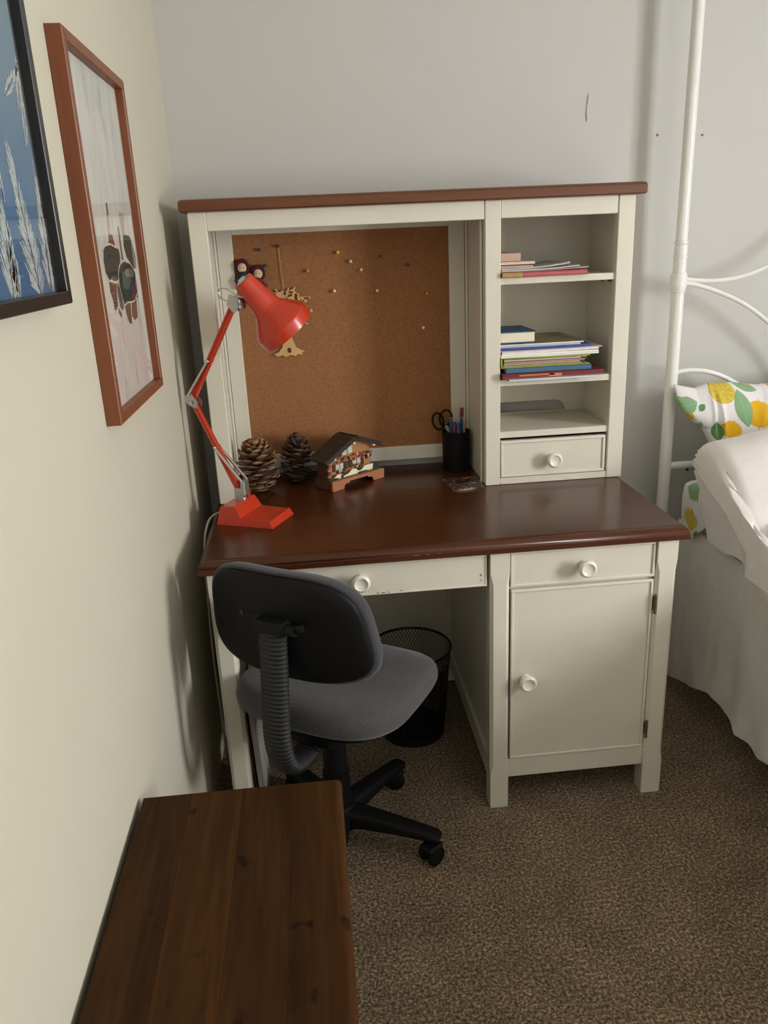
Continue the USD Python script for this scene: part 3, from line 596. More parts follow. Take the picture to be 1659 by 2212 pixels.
stick('marker', 'thick blue marker in the black cup between the maroon one and the pencil', 'marker', CC+V(.008, -.022, .007), CC+V(.008, .004, .142), [('barrel', 0, .84, .0085, .008, 'pen_blue'), ('cap', .84, 1.0, .008, .0055, 'pen_navy')])
stick('pencil', 'short orange pencil in the black cup near the hutch divider', 'pencil', CC+V(.024, -.018, .007), CC+V(.025, .0, .150), [('shaft', 0, .90, .0042, .0042, 'pen_orange'), ('point', .90, 1.0, .0042, .0008, 'pen_gold')], 6)
sc = thing('scissors', 'black-handled scissors standing handles up in the pen cup', 'scissors', CC+V(-.02, -.005, .008))
for sg, (cx, cz), (rx, rz) in ((-1, (-.052, .150), (.016, .026)), (1, (-.028, .158), (.018, .024))):
    c_ = CC+V(cx, .012, cz); t = np.linspace(0, 2*np.pi, 33)
    ang = .25 if sg < 0 else -.2
    xx, zz = rx*np.cos(t), rz*np.sin(t)
    hd = part(sc, 'handle', tube(np.c_[c_[0]+xx*np.cos(ang)-zz*np.sin(ang)*1.0, np.full(33, c_[1]+.002*sg), c_[2]+xx*np.sin(ang)+zz*np.cos(ang)], .0032, 8), 'black_plastic')
    part(hd, 'blade', join(tube([c_+V(.010*(1 if sg < 0 else .2), .002*sg, -rz*.9), CC+V(-.022, .002, .118), CC+V(-.010-.004*sg, -.004, .010)], [.005, .006, .002], 8, ry=[.002, .002, .001])), 'blade_grey' if sg > 0 else 'black_plastic')
part(sc, 'pivot', rod(CC+V(-.022, -.004, .116), CC+V(-.022, .008, .116), .004, 12), 'chrome')
def stone_mat():
    n = {'g': ('geometry', {}), 'n': ('noise_texture', {'scale': 45.0, 'detail': 5.0, 'distortion': 1.2}), 'r': ('rgb_ramp', {'ramp': [(.35, lin(56, 40, 34)), (.52, lin(96, 76, 66)), (.66, lin(168, 150, 138))]}), 'p': ('principled_bsdf', {'roughness': .12, 'coat_weight': .5})}
    return usdkit.material(stage, '/World/Looks/coaster_print', n, [('g.position', 'n.vector'), ('n.fac', 'r.fac'), ('r.color', 'p.base_color')], surface='p.BSDF')
DEFS['coaster_print'] = stone_mat
solo('coaster', prism(Polygon([(.704, -.214), (.706, -.262), (.716, -.310), (.724, -.321), (.734, -.323), (.806, -.309), (.8085, -.302), (.804, -.205), (.80, -.200), (.71, -.208)]).buffer(.001), .004, (0, 0, DZ+.0003), V(1, 0, 0), V(0, 1, 0)), 'coaster_print', 'glossy marbled brown coaster lying in front of the pen cup', 'coaster', (.757, -.26, DZ))

# ------------------------------------------------------------------ cork board: pins, wooden tree, felt dolls
for k, c in dict(pin_blue=(52, 74, 120), pin_teal=(40, 100, 112), pin_yellow=(222, 204, 70), pin_amber=(214, 160, 40), pin_white=(238, 230, 214), pin_red=(150, 40, 34)).items(): colour(k, lin(*c), .3)
PY = -.0445
PINS = [(.223, 1.424, 'blue', 'blue round-headed push pin left of the string of the wooden tree'), (.276, 1.432, 'blue', 'blue round-headed push pin holding the string of the wooden tree'),
        (.237, 1.381, 'teal', 'teal round-headed push pin just above the dolls'), (.442, 1.408, 'yellow', 'bright yellow push pin, topmost on the middle of the cork board'),
        (.477, 1.382, 'white', 'white push pin just right of and below the bright yellow one'), (.506, 1.358, 'white', 'white push pin, lower of the two close together near the yellow one'),
        (.354, 1.362, 'amber', 'amber yellow push pin above the wooden tree'), (.426, 1.303, 'white', 'white push pin right of the lamp shade'),
        (.549, 1.298, 'white', 'white push pin alone in the middle of the cork board'), (.640, 1.365, 'blue', 'dark blue push pin high on the right half of the cork board'),
        (.694, 1.283, 'amber', 'dull amber push pin near the right frame strip'), (.681, 1.186, 'white', 'white push pin, lowest on the cork board near its right side'), (.563, 1.392, 'red', 'small dark red push pin on the cork board right of the white pair')]
for x, z, c, lab in PINS:
    T = thing('push_pin', lab, 'push pin', (x, PY, z), 'push pins on the cork board')
    part(T, 'head', ball((x, PY-.0085, z), .0048 if c != 'red' else .003, 2), 'pin_'+c)
    part(T, 'needle', lathe([(0, -.002), (.0008, -.002), (.0008, .005), (.0022, .0055), (.0022, .0065), (0, .0065)], (x, PY, z), (0, -1, 0), 8), 'chrome')
colour('ply', lin(212, 172, 116), .7)
tx, tz = .283, 1.212
tree = thing('wooden_tree', 'pale laser-cut wooden tree ornament hanging by a string from a pin', 'ornament', (tx, PY-.004, tz))
rg = np.random.default_rng(21); shp = []
trunk = Polygon([(-.045, -.080), (-.030, -.074), (-.018, -.060), (-.011, -.035), (-.009, -.005), (-.016, .02), (-.010, .022), (0, .006), (.008, .024), (.014, .022), (.008, -.004), (.013, -.038), (.022, -.062), (.034, -.070), (.046, -.0735), (.036, -.080), (.040, -.085), (.026, -.083), (.018, -.088), (.004, -.084), (-.010, -.089), (-.020, -.084), (-.034, -.087)]).difference(affinity.scale(Point(.001, -.070).buffer(.006), 1, 1.3))
shp.append(trunk)
for k in range(58):
    a = rg.uniform(-.75, math.pi+.75); r = rg.uniform(.45, 1.0); ex_, ez_ = .074*r*math.cos(a), .040+.066*r*math.sin(a)
    mid = (ex_*.45+rg.normal(0, .006), .010+ez_*.5)
    shp.append(LineString([(0, .004), mid, (ex_, ez_)]).buffer(.0013))
    for _ in range(3):
        q = (ex_+rg.normal(0, .007), ez_+rg.normal(0, .006)); shp.append(LineString([(ex_, ez_), q]).buffer(.001)); shp.append(Point(q).buffer(.0030, 3))
part(tree, 'cutout', prism(union_all(shp), .0032, (tx, PY-.004, tz), V(1, 0, 0), V(0, 0, 1)), 'ply', smooth=False)
part(tree, 'string', tube([(.276, PY-.004, 1.432), (.279, PY-.0045, 1.36), (.283, PY-.0055, tz+.100)], .0008, 5), 'ply', label='thin brown hanging string')
for k, c in dict(doll_hair=(74, 24, 30), doll_face=(222, 196, 160), doll_teal=(40, 52, 58), doll_red=(120, 30, 40), doll_cream=(176, 166, 130)).items(): colour(k, lin(*c), .85)
def doll(x, z, k, lab, body):
    T = thing('felt_doll', lab, 'doll', (x, PY-.012, z))
    part(T, 'body', lathe([(0, -.055), (.017, -.055), (.016, -.04), (.010, -.016), (.007, -.010), (0, -.008)], (x, PY-.019, z), (k*.25, 0, 1), 20), body)
    part(T, 'head', ball((x, PY-.016, z), .0125, 2, (1, 1, 1)), 'doll_face') if False else None
    h = trimesh.creation.icosphere(2, .0125); h.apply_scale((1, .8, 1.1)); h.apply_translation((x, PY-.018, z)); part(T, 'head', h, 'doll_face')
    rg2 = np.random.default_rng(int(x*1e4)); hs = []
    for a in np.linspace(-.45*math.pi, 1.45*math.pi, 15):
        hs.append(ball((x+.0150*math.cos(a), PY-.013, z+.003+.0155*math.sin(a)), .0068*rg2.uniform(.8, 1.2), 1))
    hs.append(ball((x, PY-.010, z+.004), .017, 2, (1, 1, 1)) if False else obox((x, PY-.008, z+.004), (1, 0, 0), (0, 1, 0), (0, 0, 1), .026, .012, .03, .004))
    H = mani(hs[-1])
    for q in hs[:-1]: H = H+mani(q)
    qm = H.to_mesh(); part(T, 'hair', trimesh.Trimesh(qm.vert_properties[:, :3], qm.tri_verts), 'doll_hair')
    for s in (-1, 1): part(T, 'eye', ball((x+.0045*s, PY-.0272, z+.001), .0013, 1), 'black_wire')
    for s in (-1, 1): part(T, 'arm', rod((x+.008*s, PY-.019, z-.020), (x+.022*s, PY-.021, z-.036), .0045, 10), body)
doll(.171, 1.378, -.4, 'felt doll with maroon hair and pale face, the higher one behind the lamp shade', 'doll_teal')
doll(.214, 1.360, .5, 'felt doll with maroon hair, the lower one peeping out above the lamp shade', 'doll_red')

# ------------------------------------------------------------------ books and papers on the hutch shelves
def col(*c):
    n = 'paper_%02x%02x%02x' % c; return colour(n, lin(*c), .6)
PAGE = (232, 224, 200)
def book(name, label, cat, x0, x1, y0, y1, z0, z1, cover, pages=PAGE, spine='left', ct=.0022, group=None, skew=0., roundsp=False, cat2=None):
    """a closed book lying flat; spine: left, front or right"""
    c = V((x0+x1)/2, (y0+y1)/2, z0); T = thing(name, label, cat, c, group)
    R = lambda m: (m.apply_transform(trimesh.transformations.rotation_matrix(skew, (0, 0, 1), c)), m)[1]
    i = .003
    part(T, 'cover', R(bx(x0, x1, y0, y1, z0, z0+ct, .0006)), cover); part(T, 'cover', R(bx(x0, x1, y0, y1, z1-ct, z1, .0006)), cover)
    if spine == 'left': part(T, 'spine', R(bx(x0, x0+ct, y0, y1, z0+ct, z1-ct, .0003)), cover); pg = (x0+ct, x1-i, y0+i, y1-i)
    elif spine == 'front': part(T, 'spine', R(bx(x0, x1, y0-.0008, y0+ct, z0, z1, .0012)), cover); pg = (x0+i, x1-i, y0+ct, y1-i)
    else: part(T, 'spine', R(bx(x1-ct, x1, y0, y1, z0+ct, z1-ct, .0003)), cover); pg = (x0+i, x1-ct, y0+i, y1-i)
    part(T, 'pages', R(bx(*pg, z0+ct, z1-ct, .0002)), col(*pages))
    return T
def sheets(name, label, cat, x0, x1, y0, y1, z0, z1, c, skew=0., lift=0., group=None, mat=None):
    """a thin soft booklet whose free right end curls up by lift"""
    nu = 15; xs_ = np.linspace(x0, x1, nu); P = np.array([[(x, y, z1+lift*((x-x0)/(x1-x0))**3) for y in (y0, (y0+y1)/2, y1)] for x in xs_])
    m = solid_grid(P, z1-z0); cc = V((x0+x1)/2, (y0+y1)/2, z0)
    m.apply_transform(trimesh.transformations.rotation_matrix(skew, (0, 0, 1), cc))
    return solo(name, m, mat or col(*c), label, cat, cc, group=group)
S1, S2 = 1.3266, 1.0581
# upper shelf
T = book('book', 'thin pinkish red book with gold spine end at the bottom of the upper shelf pile', 'book', .8565, 1.086, -.300, -.12, S1, S1+.0125, col(176, 84, 86), spine='front')
part(T, 'gold_band', bx(.8565, .912, -.3022, -.2995, S1, S1+.0128, .001), 'brass', label='gold foil spine end')
part(T, 'highlight_line', bx(.914, 1.084, -.3020, -.3000, S1+.0052, S1+.0072, .0005), col(206, 130, 128))
sheets('booklet', 'pale pink booklet, lowest of the fanned sheets on the upper shelf', 'booklet', .8565, 1.094, -.285, -.10, S1+.0127, S1+.0150, (214, 190, 178), .0, .004)
sheets('booklet', 'grey booklet, middle one of the fanned sheets on the upper shelf', 'booklet', .8565, 1.066, -.292, -.10, S1+.0152, S1+.0185, (196, 190, 184), .015, .006)
sheets('booklet', 'light grey folder, topmost of the fanned sheets on the upper shelf', 'booklet', .8565, 1.042, -.280, -.09, S1+.0187, S1+.0230, (186, 182, 176), .03, .010)
sheets('magazine', 'cream magazine under the dark one on the upper shelf', 'magazine', .8565, .948, -.270, -.08, S1+.0235, S1+.0285, (206, 180, 156))
sheets('magazine', 'dark-covered magazine between two cream ones on the upper shelf', 'magazine', .8565, .950, -.268, -.08, S1+.0287, S1+.0312, (84, 62, 52))
sheets('magazine', 'cream magazine on top of the dark one on the upper shelf', 'magazine', .8565, .952, -.272, -.08, S1+.0314, S1+.0385, (222, 200, 180))
book('book', 'small pinkish beige book on top of the upper shelf pile', 'book', .8565, .917, -.258, -.09, S1+.0390, S1+.0605, col(196, 164, 146), (196, 168, 150), spine='front')
# middle shelf
z = S2
def up(h):
    global z
    a = z; z = z+h+.0002; return a, a+h
book('book', 'thin white book with blue edge jutting out at the bottom of the middle shelf pile', 'book', .872, 1.116, -.322, -.12, *up(.0050), col(206, 214, 226), (236, 236, 234), spine='front', ct=.0012)
T = book('book', 'maroon book with orange patches on its spine near the bottom of the middle shelf pile', 'book', .8565, 1.139, -.312, -.11, *up(.0135), col(112, 36, 42), (150, 66, 60), spine='front')
for a, b in ((.902, 1.0), (.985, 1.02)): part(T, 'spine_patch', bx(a, b, -.3134, -.3125, z-.0118+(.0 if a > .95 else .004), z-.0035, .0004), col(206, 128, 52))
part(T, 'spine_line', bx(.8565, 1.136, -.3134, -.3126, z-.0128, z-.0112, .0003), col(186, 90, 86))
book('book', 'steel blue book in the middle shelf pile under the green binder', 'book', .868, 1.106, -.302, -.10, *up(.0130), col(72, 106, 138), spine='front')
a, b = up(.0270)
T = thing('ring_binder', 'lime green binder full of papers in the middle shelf pile', 'binder', (.97, -.20, a))
G = col(160, 182, 72)
part(T, 'cover', bx(.8565, 1.104, -.296, -.08, a, a+.0028, .0008), G); part(T, 'cover', obox(((.8565+1.104)/2, -.188, b-.0014), (1, 0, -.008), (0, 1, 0), (0.008, 0, 1), 0.2475, .216, .0028, .0008), G)
part(T, 'spine', bx(.8565, .8600, -.296, -.08, a+.0028, b-.0028, .0008), G)
rg = np.random.default_rng(2); zc = a+.003
for k, c in enumerate(((206, 190, 176), (120, 84, 72), (220, 206, 196), (190, 110, 70), (200, 186, 172), (90, 70, 62), (214, 200, 190), (226, 214, 204), (150, 120, 104))):
    part(T, 'paper', bx(.864+rg.uniform(0, .006), 1.088+rg.uniform(-.012, .012), -.290+rg.uniform(0, .006), -.09, zc, zc+.0021, .0003), col(*c)); zc += .00225
for k, (x1, c) in enumerate(((1.128, (236, 232, 226)), (1.128, (240, 238, 234)), (1.129, (232, 228, 222)))):
    sheets('exercise_book', ('lowest', 'middle', 'topmost')[k]+' of the three white exercise books above the green binder', 'exercise book', .8565+.002*k, x1, -.294+.002*k, -.08, *up(.0050), c, .004*(k-1), .0015*(k > 1))
sheets('magazine', 'mauve-edged magazine lying on the white exercise books', 'magazine', .8565, 1.139, -.288, -.08, *up(.0028), (196, 170, 184), 0, .0012)
z += .001
sheets('magazine', 'royal blue magazine in the middle shelf pile', 'magazine', .8565, 1.110, -.284, -.07, *up(.0065), (58, 82, 150), 0, .0)
sheets('magazine', 'pale blue and white magazine under the brown-covered one', 'magazine', .8565, 1.078, -.286, -.07, *up(.0045), (170, 190, 208), .006, .0)
def brown_cover():
    n = {'g': ('geometry', {}), 'n': ('noise_texture', {'scale': 22.0, 'detail': 4.0, 'distortion': 1.5}), 'r': ('rgb_ramp', {'ramp': [(.4, lin(120, 100, 66)), (.52, lin(150, 128, 86)), (.62, lin(84, 68, 46))]}), 'p': ('principled_bsdf', {'roughness': .35})}
    return usdkit.material(stage, '/World/Looks/brown_cover', n, [('g.position', 'n.vector'), ('n.fac', 'r.fac'), ('r.color', 'p.base_color')], surface='p.BSDF')
DEFS['brown_cover'] = brown_cover
a, b = up(.0045)
T = thing('magazine', 'brown-covered magazine under the dark blue hardback on the middle shelf', 'magazine', (.96, -.18, a))
part(T, 'pages', bx(.8565, 1.088, -.284, -.06, a, b-.0008, .0003), col(232, 226, 220)); part(T, 'cover', bx(.8565, 1.090, -.285, -.058, b-.0008, b, .0002), 'brown_cover')
book('book', 'dark blue hardback with cream pages on top of the middle shelf pile', 'book', .8565, .957, -.276, -.12, *up(.0320), col(38, 78, 108), (236, 228, 204), spine='left', ct=.003)
# folder leaning inside the left end of the kneehole
solo('folder', obox((.1215, -.575, .190), unit(V(1, 0, .03)), (0, 1, 0), unit(V(-.03, 0, 1)), .003, .17, .378, .0008), col(112, 34, 36), 'thin dark red folder standing inside the left desk leg', 'folder', (.1215, -.575, 0))
solo('cardboard_sheet', obox((.134, -.565, .165), unit(V(1, 0, .03)), (0, 1, 0), unit(V(-.03, 0, 1)), .012, .18, .328, .0012), col(190, 192, 182), 'pale grey cardboard sheet standing beside the red folder under the desk', 'cardboard', (.134, -.565, 0))

# ------------------------------------------------------------------ bed
bed = thing('canopy_bed', 'white metal bed frame with tall canopy post and curved headboard bars', 'bed', (1.9, -.10, 0))
BX, BYY = 1.430, -.100
def post(x):
    part(bed, 'post', lathe([(0, 0), (.0185, 0), (.0185, 1.262), (.0185, 1.385), (.0165, 1.388), (.0160, 2.40), (0, 2.40)], (x, BYY, 0), (0, 0, 1), 28), 'bed_white')
    part(bed, 'collar', lathe([(.017, 1.252), (.0205, 1.254), (.0212, 1.262), (.0232, 1.268), (.0238, 1.290), (.0228, 1.302), (.0205, 1.308), (.017, 1.311)], (x, BYY, 0), (0, 0, 1), 28), 'bed_white')
    for z in (1.352, 1.392): part(bed, 'ring', lathe([(.016, z-.004), (.0198, z-.003), (.0205, z), (.0198, z+.003), (.016, z+.004)], (x, BYY, 0), (0, 0, 1), 24), 'bed_white')
post(BX); post(2.41)
def bar(pts, r=.0068):
    P = smoothpath([V(x, BYY, z) for x, z in pts], 60)
    part(bed, 'headboard_bar', tube(P, r, 12), 'bed_white')
    P2 = P.copy(); P2[:, 0] = BX+2.41-P2[:, 0]; part(bed, 'headboard_bar', tube(P2, r, 12), 'bed_white')
bar([(1.436, 1.291), (1.49, 1.284), (1.55, 1.281), (1.62, 1.289), (1.70, 1.315), (1.78, 1.362), (1.85, 1.425), (1.90, 1.50), (1.92, 1.57)])
bar([(1.436, 1.279), (1.475, 1.274), (1.545, 1.252), (1.626, 1.216), (1.72, 1.152), (1.80, 1.08), (1.87, .99), (1.92, .88)])
bar([(1.436, 1.016), (1.49, 1.022), (1.55, 1.013), (1.60, .994), (1.653, .962), (1.71, .915), (1.76, .86), (1.79, .80)], .0075)
part(bed, 'crossbar', rod((1.436, BYY, .724), (2.404, BYY, .724), .0125, 14), 'bed_white')
part(bed, 'crossbar', rod((1.436, BYY, .33), (2.404, BYY, .33), .0125, 14), 'bed_white')
part(bed, 'bolt', rod((1.502, BYY-.004, .706), (1.502, BYY-.004, .713), .004, 8), 'black_wire')
for x in (1.475, 2.365): part(bed, 'side_rail', bx(x-.012, x+.012, -2.08, BYY+.005, .28, .33, .002), 'bed_white')
part(bed, 'foot_rail', bx(1.475, 2.365, -2.09, -2.066, .28, .33, .002), 'bed_white')
for x in (1.48, 2.36): part(bed, 'leg', rod((x, -2.07, 0), (x, -2.07, .30), .016, 14), 'bed_white')
solo('mattress', bx(1.466, 2.374, -2.06, -.175, .331, .522, .03), 'linen_grey', 'thick white mattress under the lemon sheet on the metal bed', 'mattress', (1.92, -1.1, .331))
def drape(name, u_y, prof, mat, label, cat, amp, t=.003, seed=0, color=None, freq=9.0, hemf=None):
    """u_y: list of y stations; prof(y) -> list of (x, z, dy) from the top inner edge over the side to the hem; folds grow to the hem"""
    rows = []
    for y in u_y:
        pr = np.array(prof(y), float); s = np.r_[0, np.cumsum(np.hypot(np.diff(pr[:, 0]), np.diff(pr[:, 1])))]
        q = np.linspace(0, s[-1], 110); rows.append(np.c_[np.interp(q, s, pr[:, 0]), y+np.interp(q, s, pr[:, 2]), np.interp(q, s, pr[:, 1])])
    P = np.array(rows); nb = meshkit.fbm(np.stack([P[..., 1]*freq, P[..., 2]*2.0+seed, P[..., 0]*3], -1), 3, seed)-.5
    nb2 = meshkit.fbm(np.stack([P[..., 1]*freq*2.5, P[..., 2]*9.0+seed, P[..., 0]*9], -1), 3, seed+5)-.5
    down = np.clip((prof(u_y[0])[0][1]-P[..., 2])/.5, 0, 1)
    P[..., 0] -= amp*nb*2*(.25+down)+.006*nb2; P[..., 2] += .012*nb*(1-down)+.004*nb2
    m = solid_grid(P, t); return m, P
ys = np.linspace(-.165, -2.09, 160)
HEM = [(-.165, .040), (-.207, .050), (-.34, .092), (-.45, .136), (-.52, .132), (-.585, .128), (-.612, .104), (-.665, .110), (-.714, .100), (-.775, .120), (-.90, .09), (-1.1, .11), (-1.4, .08), (-1.8, .10), (-2.1, .07)]
hy, hz = np.array(sorted(HEM)).T
def skirt(y):
    z = float(np.interp(y, hy, hz)); tp = .568-.045*float(np.clip((-y-.74)/.1, 0, 1)); return [(1.4635, tp, 0), (1.457, tp-.025, 0), (1.452, .40, -.01), (1.444, .22, -.02), (1.438, z, -.03)]
m, _ = drape('bed_skirt', ys, skirt, None, None, None, .026, seed=3, freq=7.0)
colour('skirt_white', lin(226, 224, 217), .9)
solo('bed_skirt', m, 'linen_grey', 'white bed skirt hanging in loose folds almost to the carpet', 'bed skirt', (1.45, -1.1, .4), smooth=70)

# lemon print: motif centres in the plane of the cloth (a, b): kind, a, b, ra, rb, turn
WHITE, YEL, SLI, RIND, LEAF, LEAF2 = [np.array(lin(*c)) for c in ((238, 235, 236), (236, 184, 40), (222, 196, 78), (206, 170, 50), (142, 178, 138), (104, 146, 88))]
def lemon_colours(a, b, motifs):
    c = np.tile(WHITE, (len(a), 1))
    for kind, ca, cb, ra, rb, tn in motifs:
        da, db = a-ca, b-cb; x = (da*math.cos(tn)+db*math.sin(tn))/ra; y = (-da*math.sin(tn)+db*math.cos(tn))/rb; r = np.hypot(x, y)
        if kind == 'lemon':
            k = r < 1; c[k] = YEL*(1-.25*np.clip(y[k], -1, 1)[:, None]*.4)
            k = (np.abs(y) < .22*(1.25-np.abs(x))) & (np.abs(x) < 1.22); c[k] = YEL
        elif kind == 'slice':
            c[r < 1] = RIND; c[r < .92] = SLI*1.15; th = np.arctan2(y, x); seg = np.abs(((th/(2*math.pi)*9) % 1)-.5) < .43
            c[(r < .85) & seg & (r > .08)] = SLI*.9
        else:
            k = np.abs(y) < (1-x**2)*1.0; k &= np.abs(x) < 1; c[k] = LEAF if kind == 'leaf' else LEAF2
            c[k & (np.abs(y) < .035)] = LEAF*1.25
    return c
def print_attr(path, cols):
    g = UsdGeom.Mesh.Get(stage, path)
    pv = UsdGeom.PrimvarsAPI(g).CreatePrimvar('print', Sdf.ValueTypeNames.Color3fArray, UsdGeom.Tokens.vertex)
    pv.Set(Vt.Vec3fArray.FromNumpy(np.asarray(cols, np.float32)))
def ground(rg, a0, a1, b0, b1, step, skip):
    out = []
    for i, a in enumerate(np.arange(a0, a1, step)):
        for j, b in enumerate(np.arange(b0, b1, step)):
            if skip(a, b): continue
            a_, b_ = a+rg.uniform(-.2, .2)*step, b+rg.uniform(-.2, .2)*step; k = (i+2*j) % 3
            out.append((('lemon', 'leaf', 'slice')[k], a_, b_, .036 if k != 1 else .045, .030 if k != 1 else .020, rg.uniform(-1.5, 1.5)))
    return out
rg = np.random.default_rng(7)
def lem(y):
    g = np.clip((-y-.40)/.40, 0, 1); g = .172*g*g*(3-2*g)
    hz_ = .548+.092*max(0, min(1, (-y-.28)/.12))-.160*float(np.clip((-y-.82)/.2, 0, 1))
    return [(2.30, .704-g, 0), (1.50, .704-g, 0), (1.468, max(.701-g, hz_+.08) if y > -.9 else .701-g, 0), (1.452, max(.695-g, hz_+.075), 0), (1.4475, max(.66-g*.6, hz_+.055), 0), (1.446, hz_+.035, -.004), (1.444, hz_, -.006)]
m, P = drape('lemon_sheet', np.linspace(-.205, -2.0, 520), lem, None, None, None, .006, seed=9)
v = np.array(m.vertices); un = np.where(v[:, 2] > .705, v[:, 2]+(1.46-v[:, 0])*-1, v[:, 2])
MOT = [('slice', -.268, .604, .042, .030, .2), ('leaf', -.262, .690, .042, .028, .5), ('leaf2', -.335, .572, .045, .014, -.2)]+ground(rg, -2.0, -.42, .58, 1.5, .12, lambda a, b: False)
pth = solo('lemon_sheet', m, 'lemon_print', 'lemon-print sheet hanging over the mattress side behind the desk corner', 'bed sheet', (1.9, -1.1, .712), smooth=True); print_attr(pth, lemon_colours(v[:, 1], un, MOT))

# white top sheet turned over the duvet: an under layer and an upper layer with a slanting turned edge
def cover(dx, dz, y0, dyf, hem, seed):
    def pr(y):
        k = np.clip((y0-y)/.05, 0, 1); r = math.sqrt(1-(1-k)**2)           # rounded roll along the head edge
        b = .725+dz*.2 if y > -.40 else .545; zt = lambda z: b+(z+dz-b)*r
        h = hem(y)
        f = np.clip((-y-.42)/.42, 0, 1); f = .272*f*f*(3-2*f)                # the bedding is heaped at the turned-down head end
        return [(2.34-dx, zt(.80-f*.7), 0), (1.95, zt(.905-f*1.3), 0), (1.75, zt(.893-f*1.25), 0), (1.62, zt(.873-f*1.1), 0), (1.50, zt(.852-f), 0), (1.455-dx, zt(.842-f), .01), (1.437-dx, zt(.828-f), .02), (1.430-dx, min(zt(.80-f), .80-f), dyf(.80)), (1.4295-dx, min(zt(.74), .72)-f*.4, dyf(.72)), (1.429-dx, .65-f*.45, dyf(.65)), (1.428-dx, h-f*.5, dyf(h))]
    return pr
us = -.325-np.linspace(0, 1, 120)**1.5*1.55
u1 = cover(0, 0, -.318, lambda z: .045-(.825-z)*.58+.0, lambda y: .590+.03*max(0, min(1, (-y-.42)/.1)), 0)
m, _ = drape('white_sheet', us, u1, None, None, None, .004, seed=15, freq=5)
solo('white_sheet', m, 'linen', 'plain white top sheet under the slanting turned-down layer on the bed', 'bed sheet', (1.9, -1.0, .84), smooth=70)
u2 = cover(.022, .016, -.336, lambda z: -.004-max(0, (.825-z))*1.85*(1 if z > .64 else 1)+(0 if z > .655 else (.655-z)*1.7), lambda y: .590, 0)
m, _ = drape('white_cover', us-.018, u2, None, None, None, .005, t=.011, seed=25, freq=5)
cv = solo('white_cover', m, 'linen', 'white bed cover whose turned edge slants down the side of the bed', 'bed cover', (1.9, -1.0, .85), smooth=70)

# lemon pillow leaning on the headboard
zl = np.array([.715, .82, .867, .913, .946, .99]); xl = np.array([1.555, 1.518, 1.500, 1.440, 1.422, 1.420])
tx_ = np.array([1.40, 1.44, 1.484, 1.53, 1.60, 1.68, 1.78, 1.9, 2.0]); tz_ = np.array([.994, .985, .975, .988, .986, .974, .985, .99, .97])
nu, nv = 430, 210
U, Vv = np.meshgrid(np.linspace(0, 1, nu), np.linspace(0, 1, nv), indexing='ij')
Zr = .715+.275*Vv; XL = np.interp(Zr, zl, xl); X = XL+(1.99-XL)*U
Z = .715+(np.interp(X, tx_, tz_)-.715)*Vv
ymid = -.225+.085*Vv
th = .062*np.clip(np.sin(math.pi*U), 0, 1)**.30*np.clip(np.sin(math.pi*np.clip(Vv, 0, 1)), 0, 1)**.42
wr = -.012*np.exp(-((X-1.548+.02*(Vv-.5))/.008)**2)-.008*np.exp(-((X-1.522)/.007)**2)*(Vv > .3)+.010*np.exp(-((X-1.535)/.012)**2)-.007*np.exp(-((X-1.66-.1*(Vv-.6))/.012)**2)+.012*(meshkit.fbm(np.stack([X*14, Z*8, 0*X], -1), 3, 4)-.5)
edge = np.clip(np.minimum.reduce([U*12, (1-U)*12, Vv*6, (1-Vv)*6]), 0, 1)
F_ = np.stack([X, ymid-th+wr*edge, Z], -1); B_ = np.stack([X, ymid+th*.55, Z], -1)
def gridtris(a, b, o, flip):
    i, j = np.meshgrid(np.arange(a-1), np.arange(b-1), indexing='ij'); k = (i*b+j).ravel()+o
    f = np.vstack([np.c_[k, k+b, k+b+1], np.c_[k, k+b+1, k+1]]); return f[:, ::-1] if flip else f
pm = trimesh.Trimesh(np.vstack([F_.reshape(-1, 3), B_.reshape(-1, 3)]), np.vstack([gridtris(nu, nv, 0, False), gridtris(nu, nv, nu*nv, True)]), process=False)
pm.merge_vertices(); v = np.array(pm.vertices)
PM = [('slice', 1.534+.02, .966, .038, .032, -.15), ('lemon', 1.652, .900, .036, .043, 1.4), ('lemon', 1.567, .861, .024, .031, 1.2), ('lemon', 1.437, .904, .031, .019, -.45), ('leaf', 1.608, .918, .054, .026, 1.75), ('leaf', 1.446, .931, .032, .026, .3),
      ('leaf2', 1.529, .856, .032, .016, 1.75), ('leaf', 1.409, .965, .026, .013, 1.9), ('leaf', 1.630, .974, .036, .012, -.3), ('lemon', 1.648, .984, .015, .007, 0), ('leaf', 1.484, .862, .024, .009, 1.6), ('leaf2', 1.487, .925, .013, .009, .8), ('leaf', 1.425, .948, .016, .009, .3)]+ground(rg, 1.70, 2.0, .74, 1.0, .085, lambda a, b: False)+ground(rg, 1.52, 1.72, .73, .80, .09, lambda a, b: False)
pth = solo('pillow', pm, 'lemon_print', 'white pillow with yellow lemon and green leaf print against the headboard', 'pillow', (1.7, -.2, .715), smooth=True); print_attr(pth, lemon_colours(v[:, 0], v[:, 2], PM))

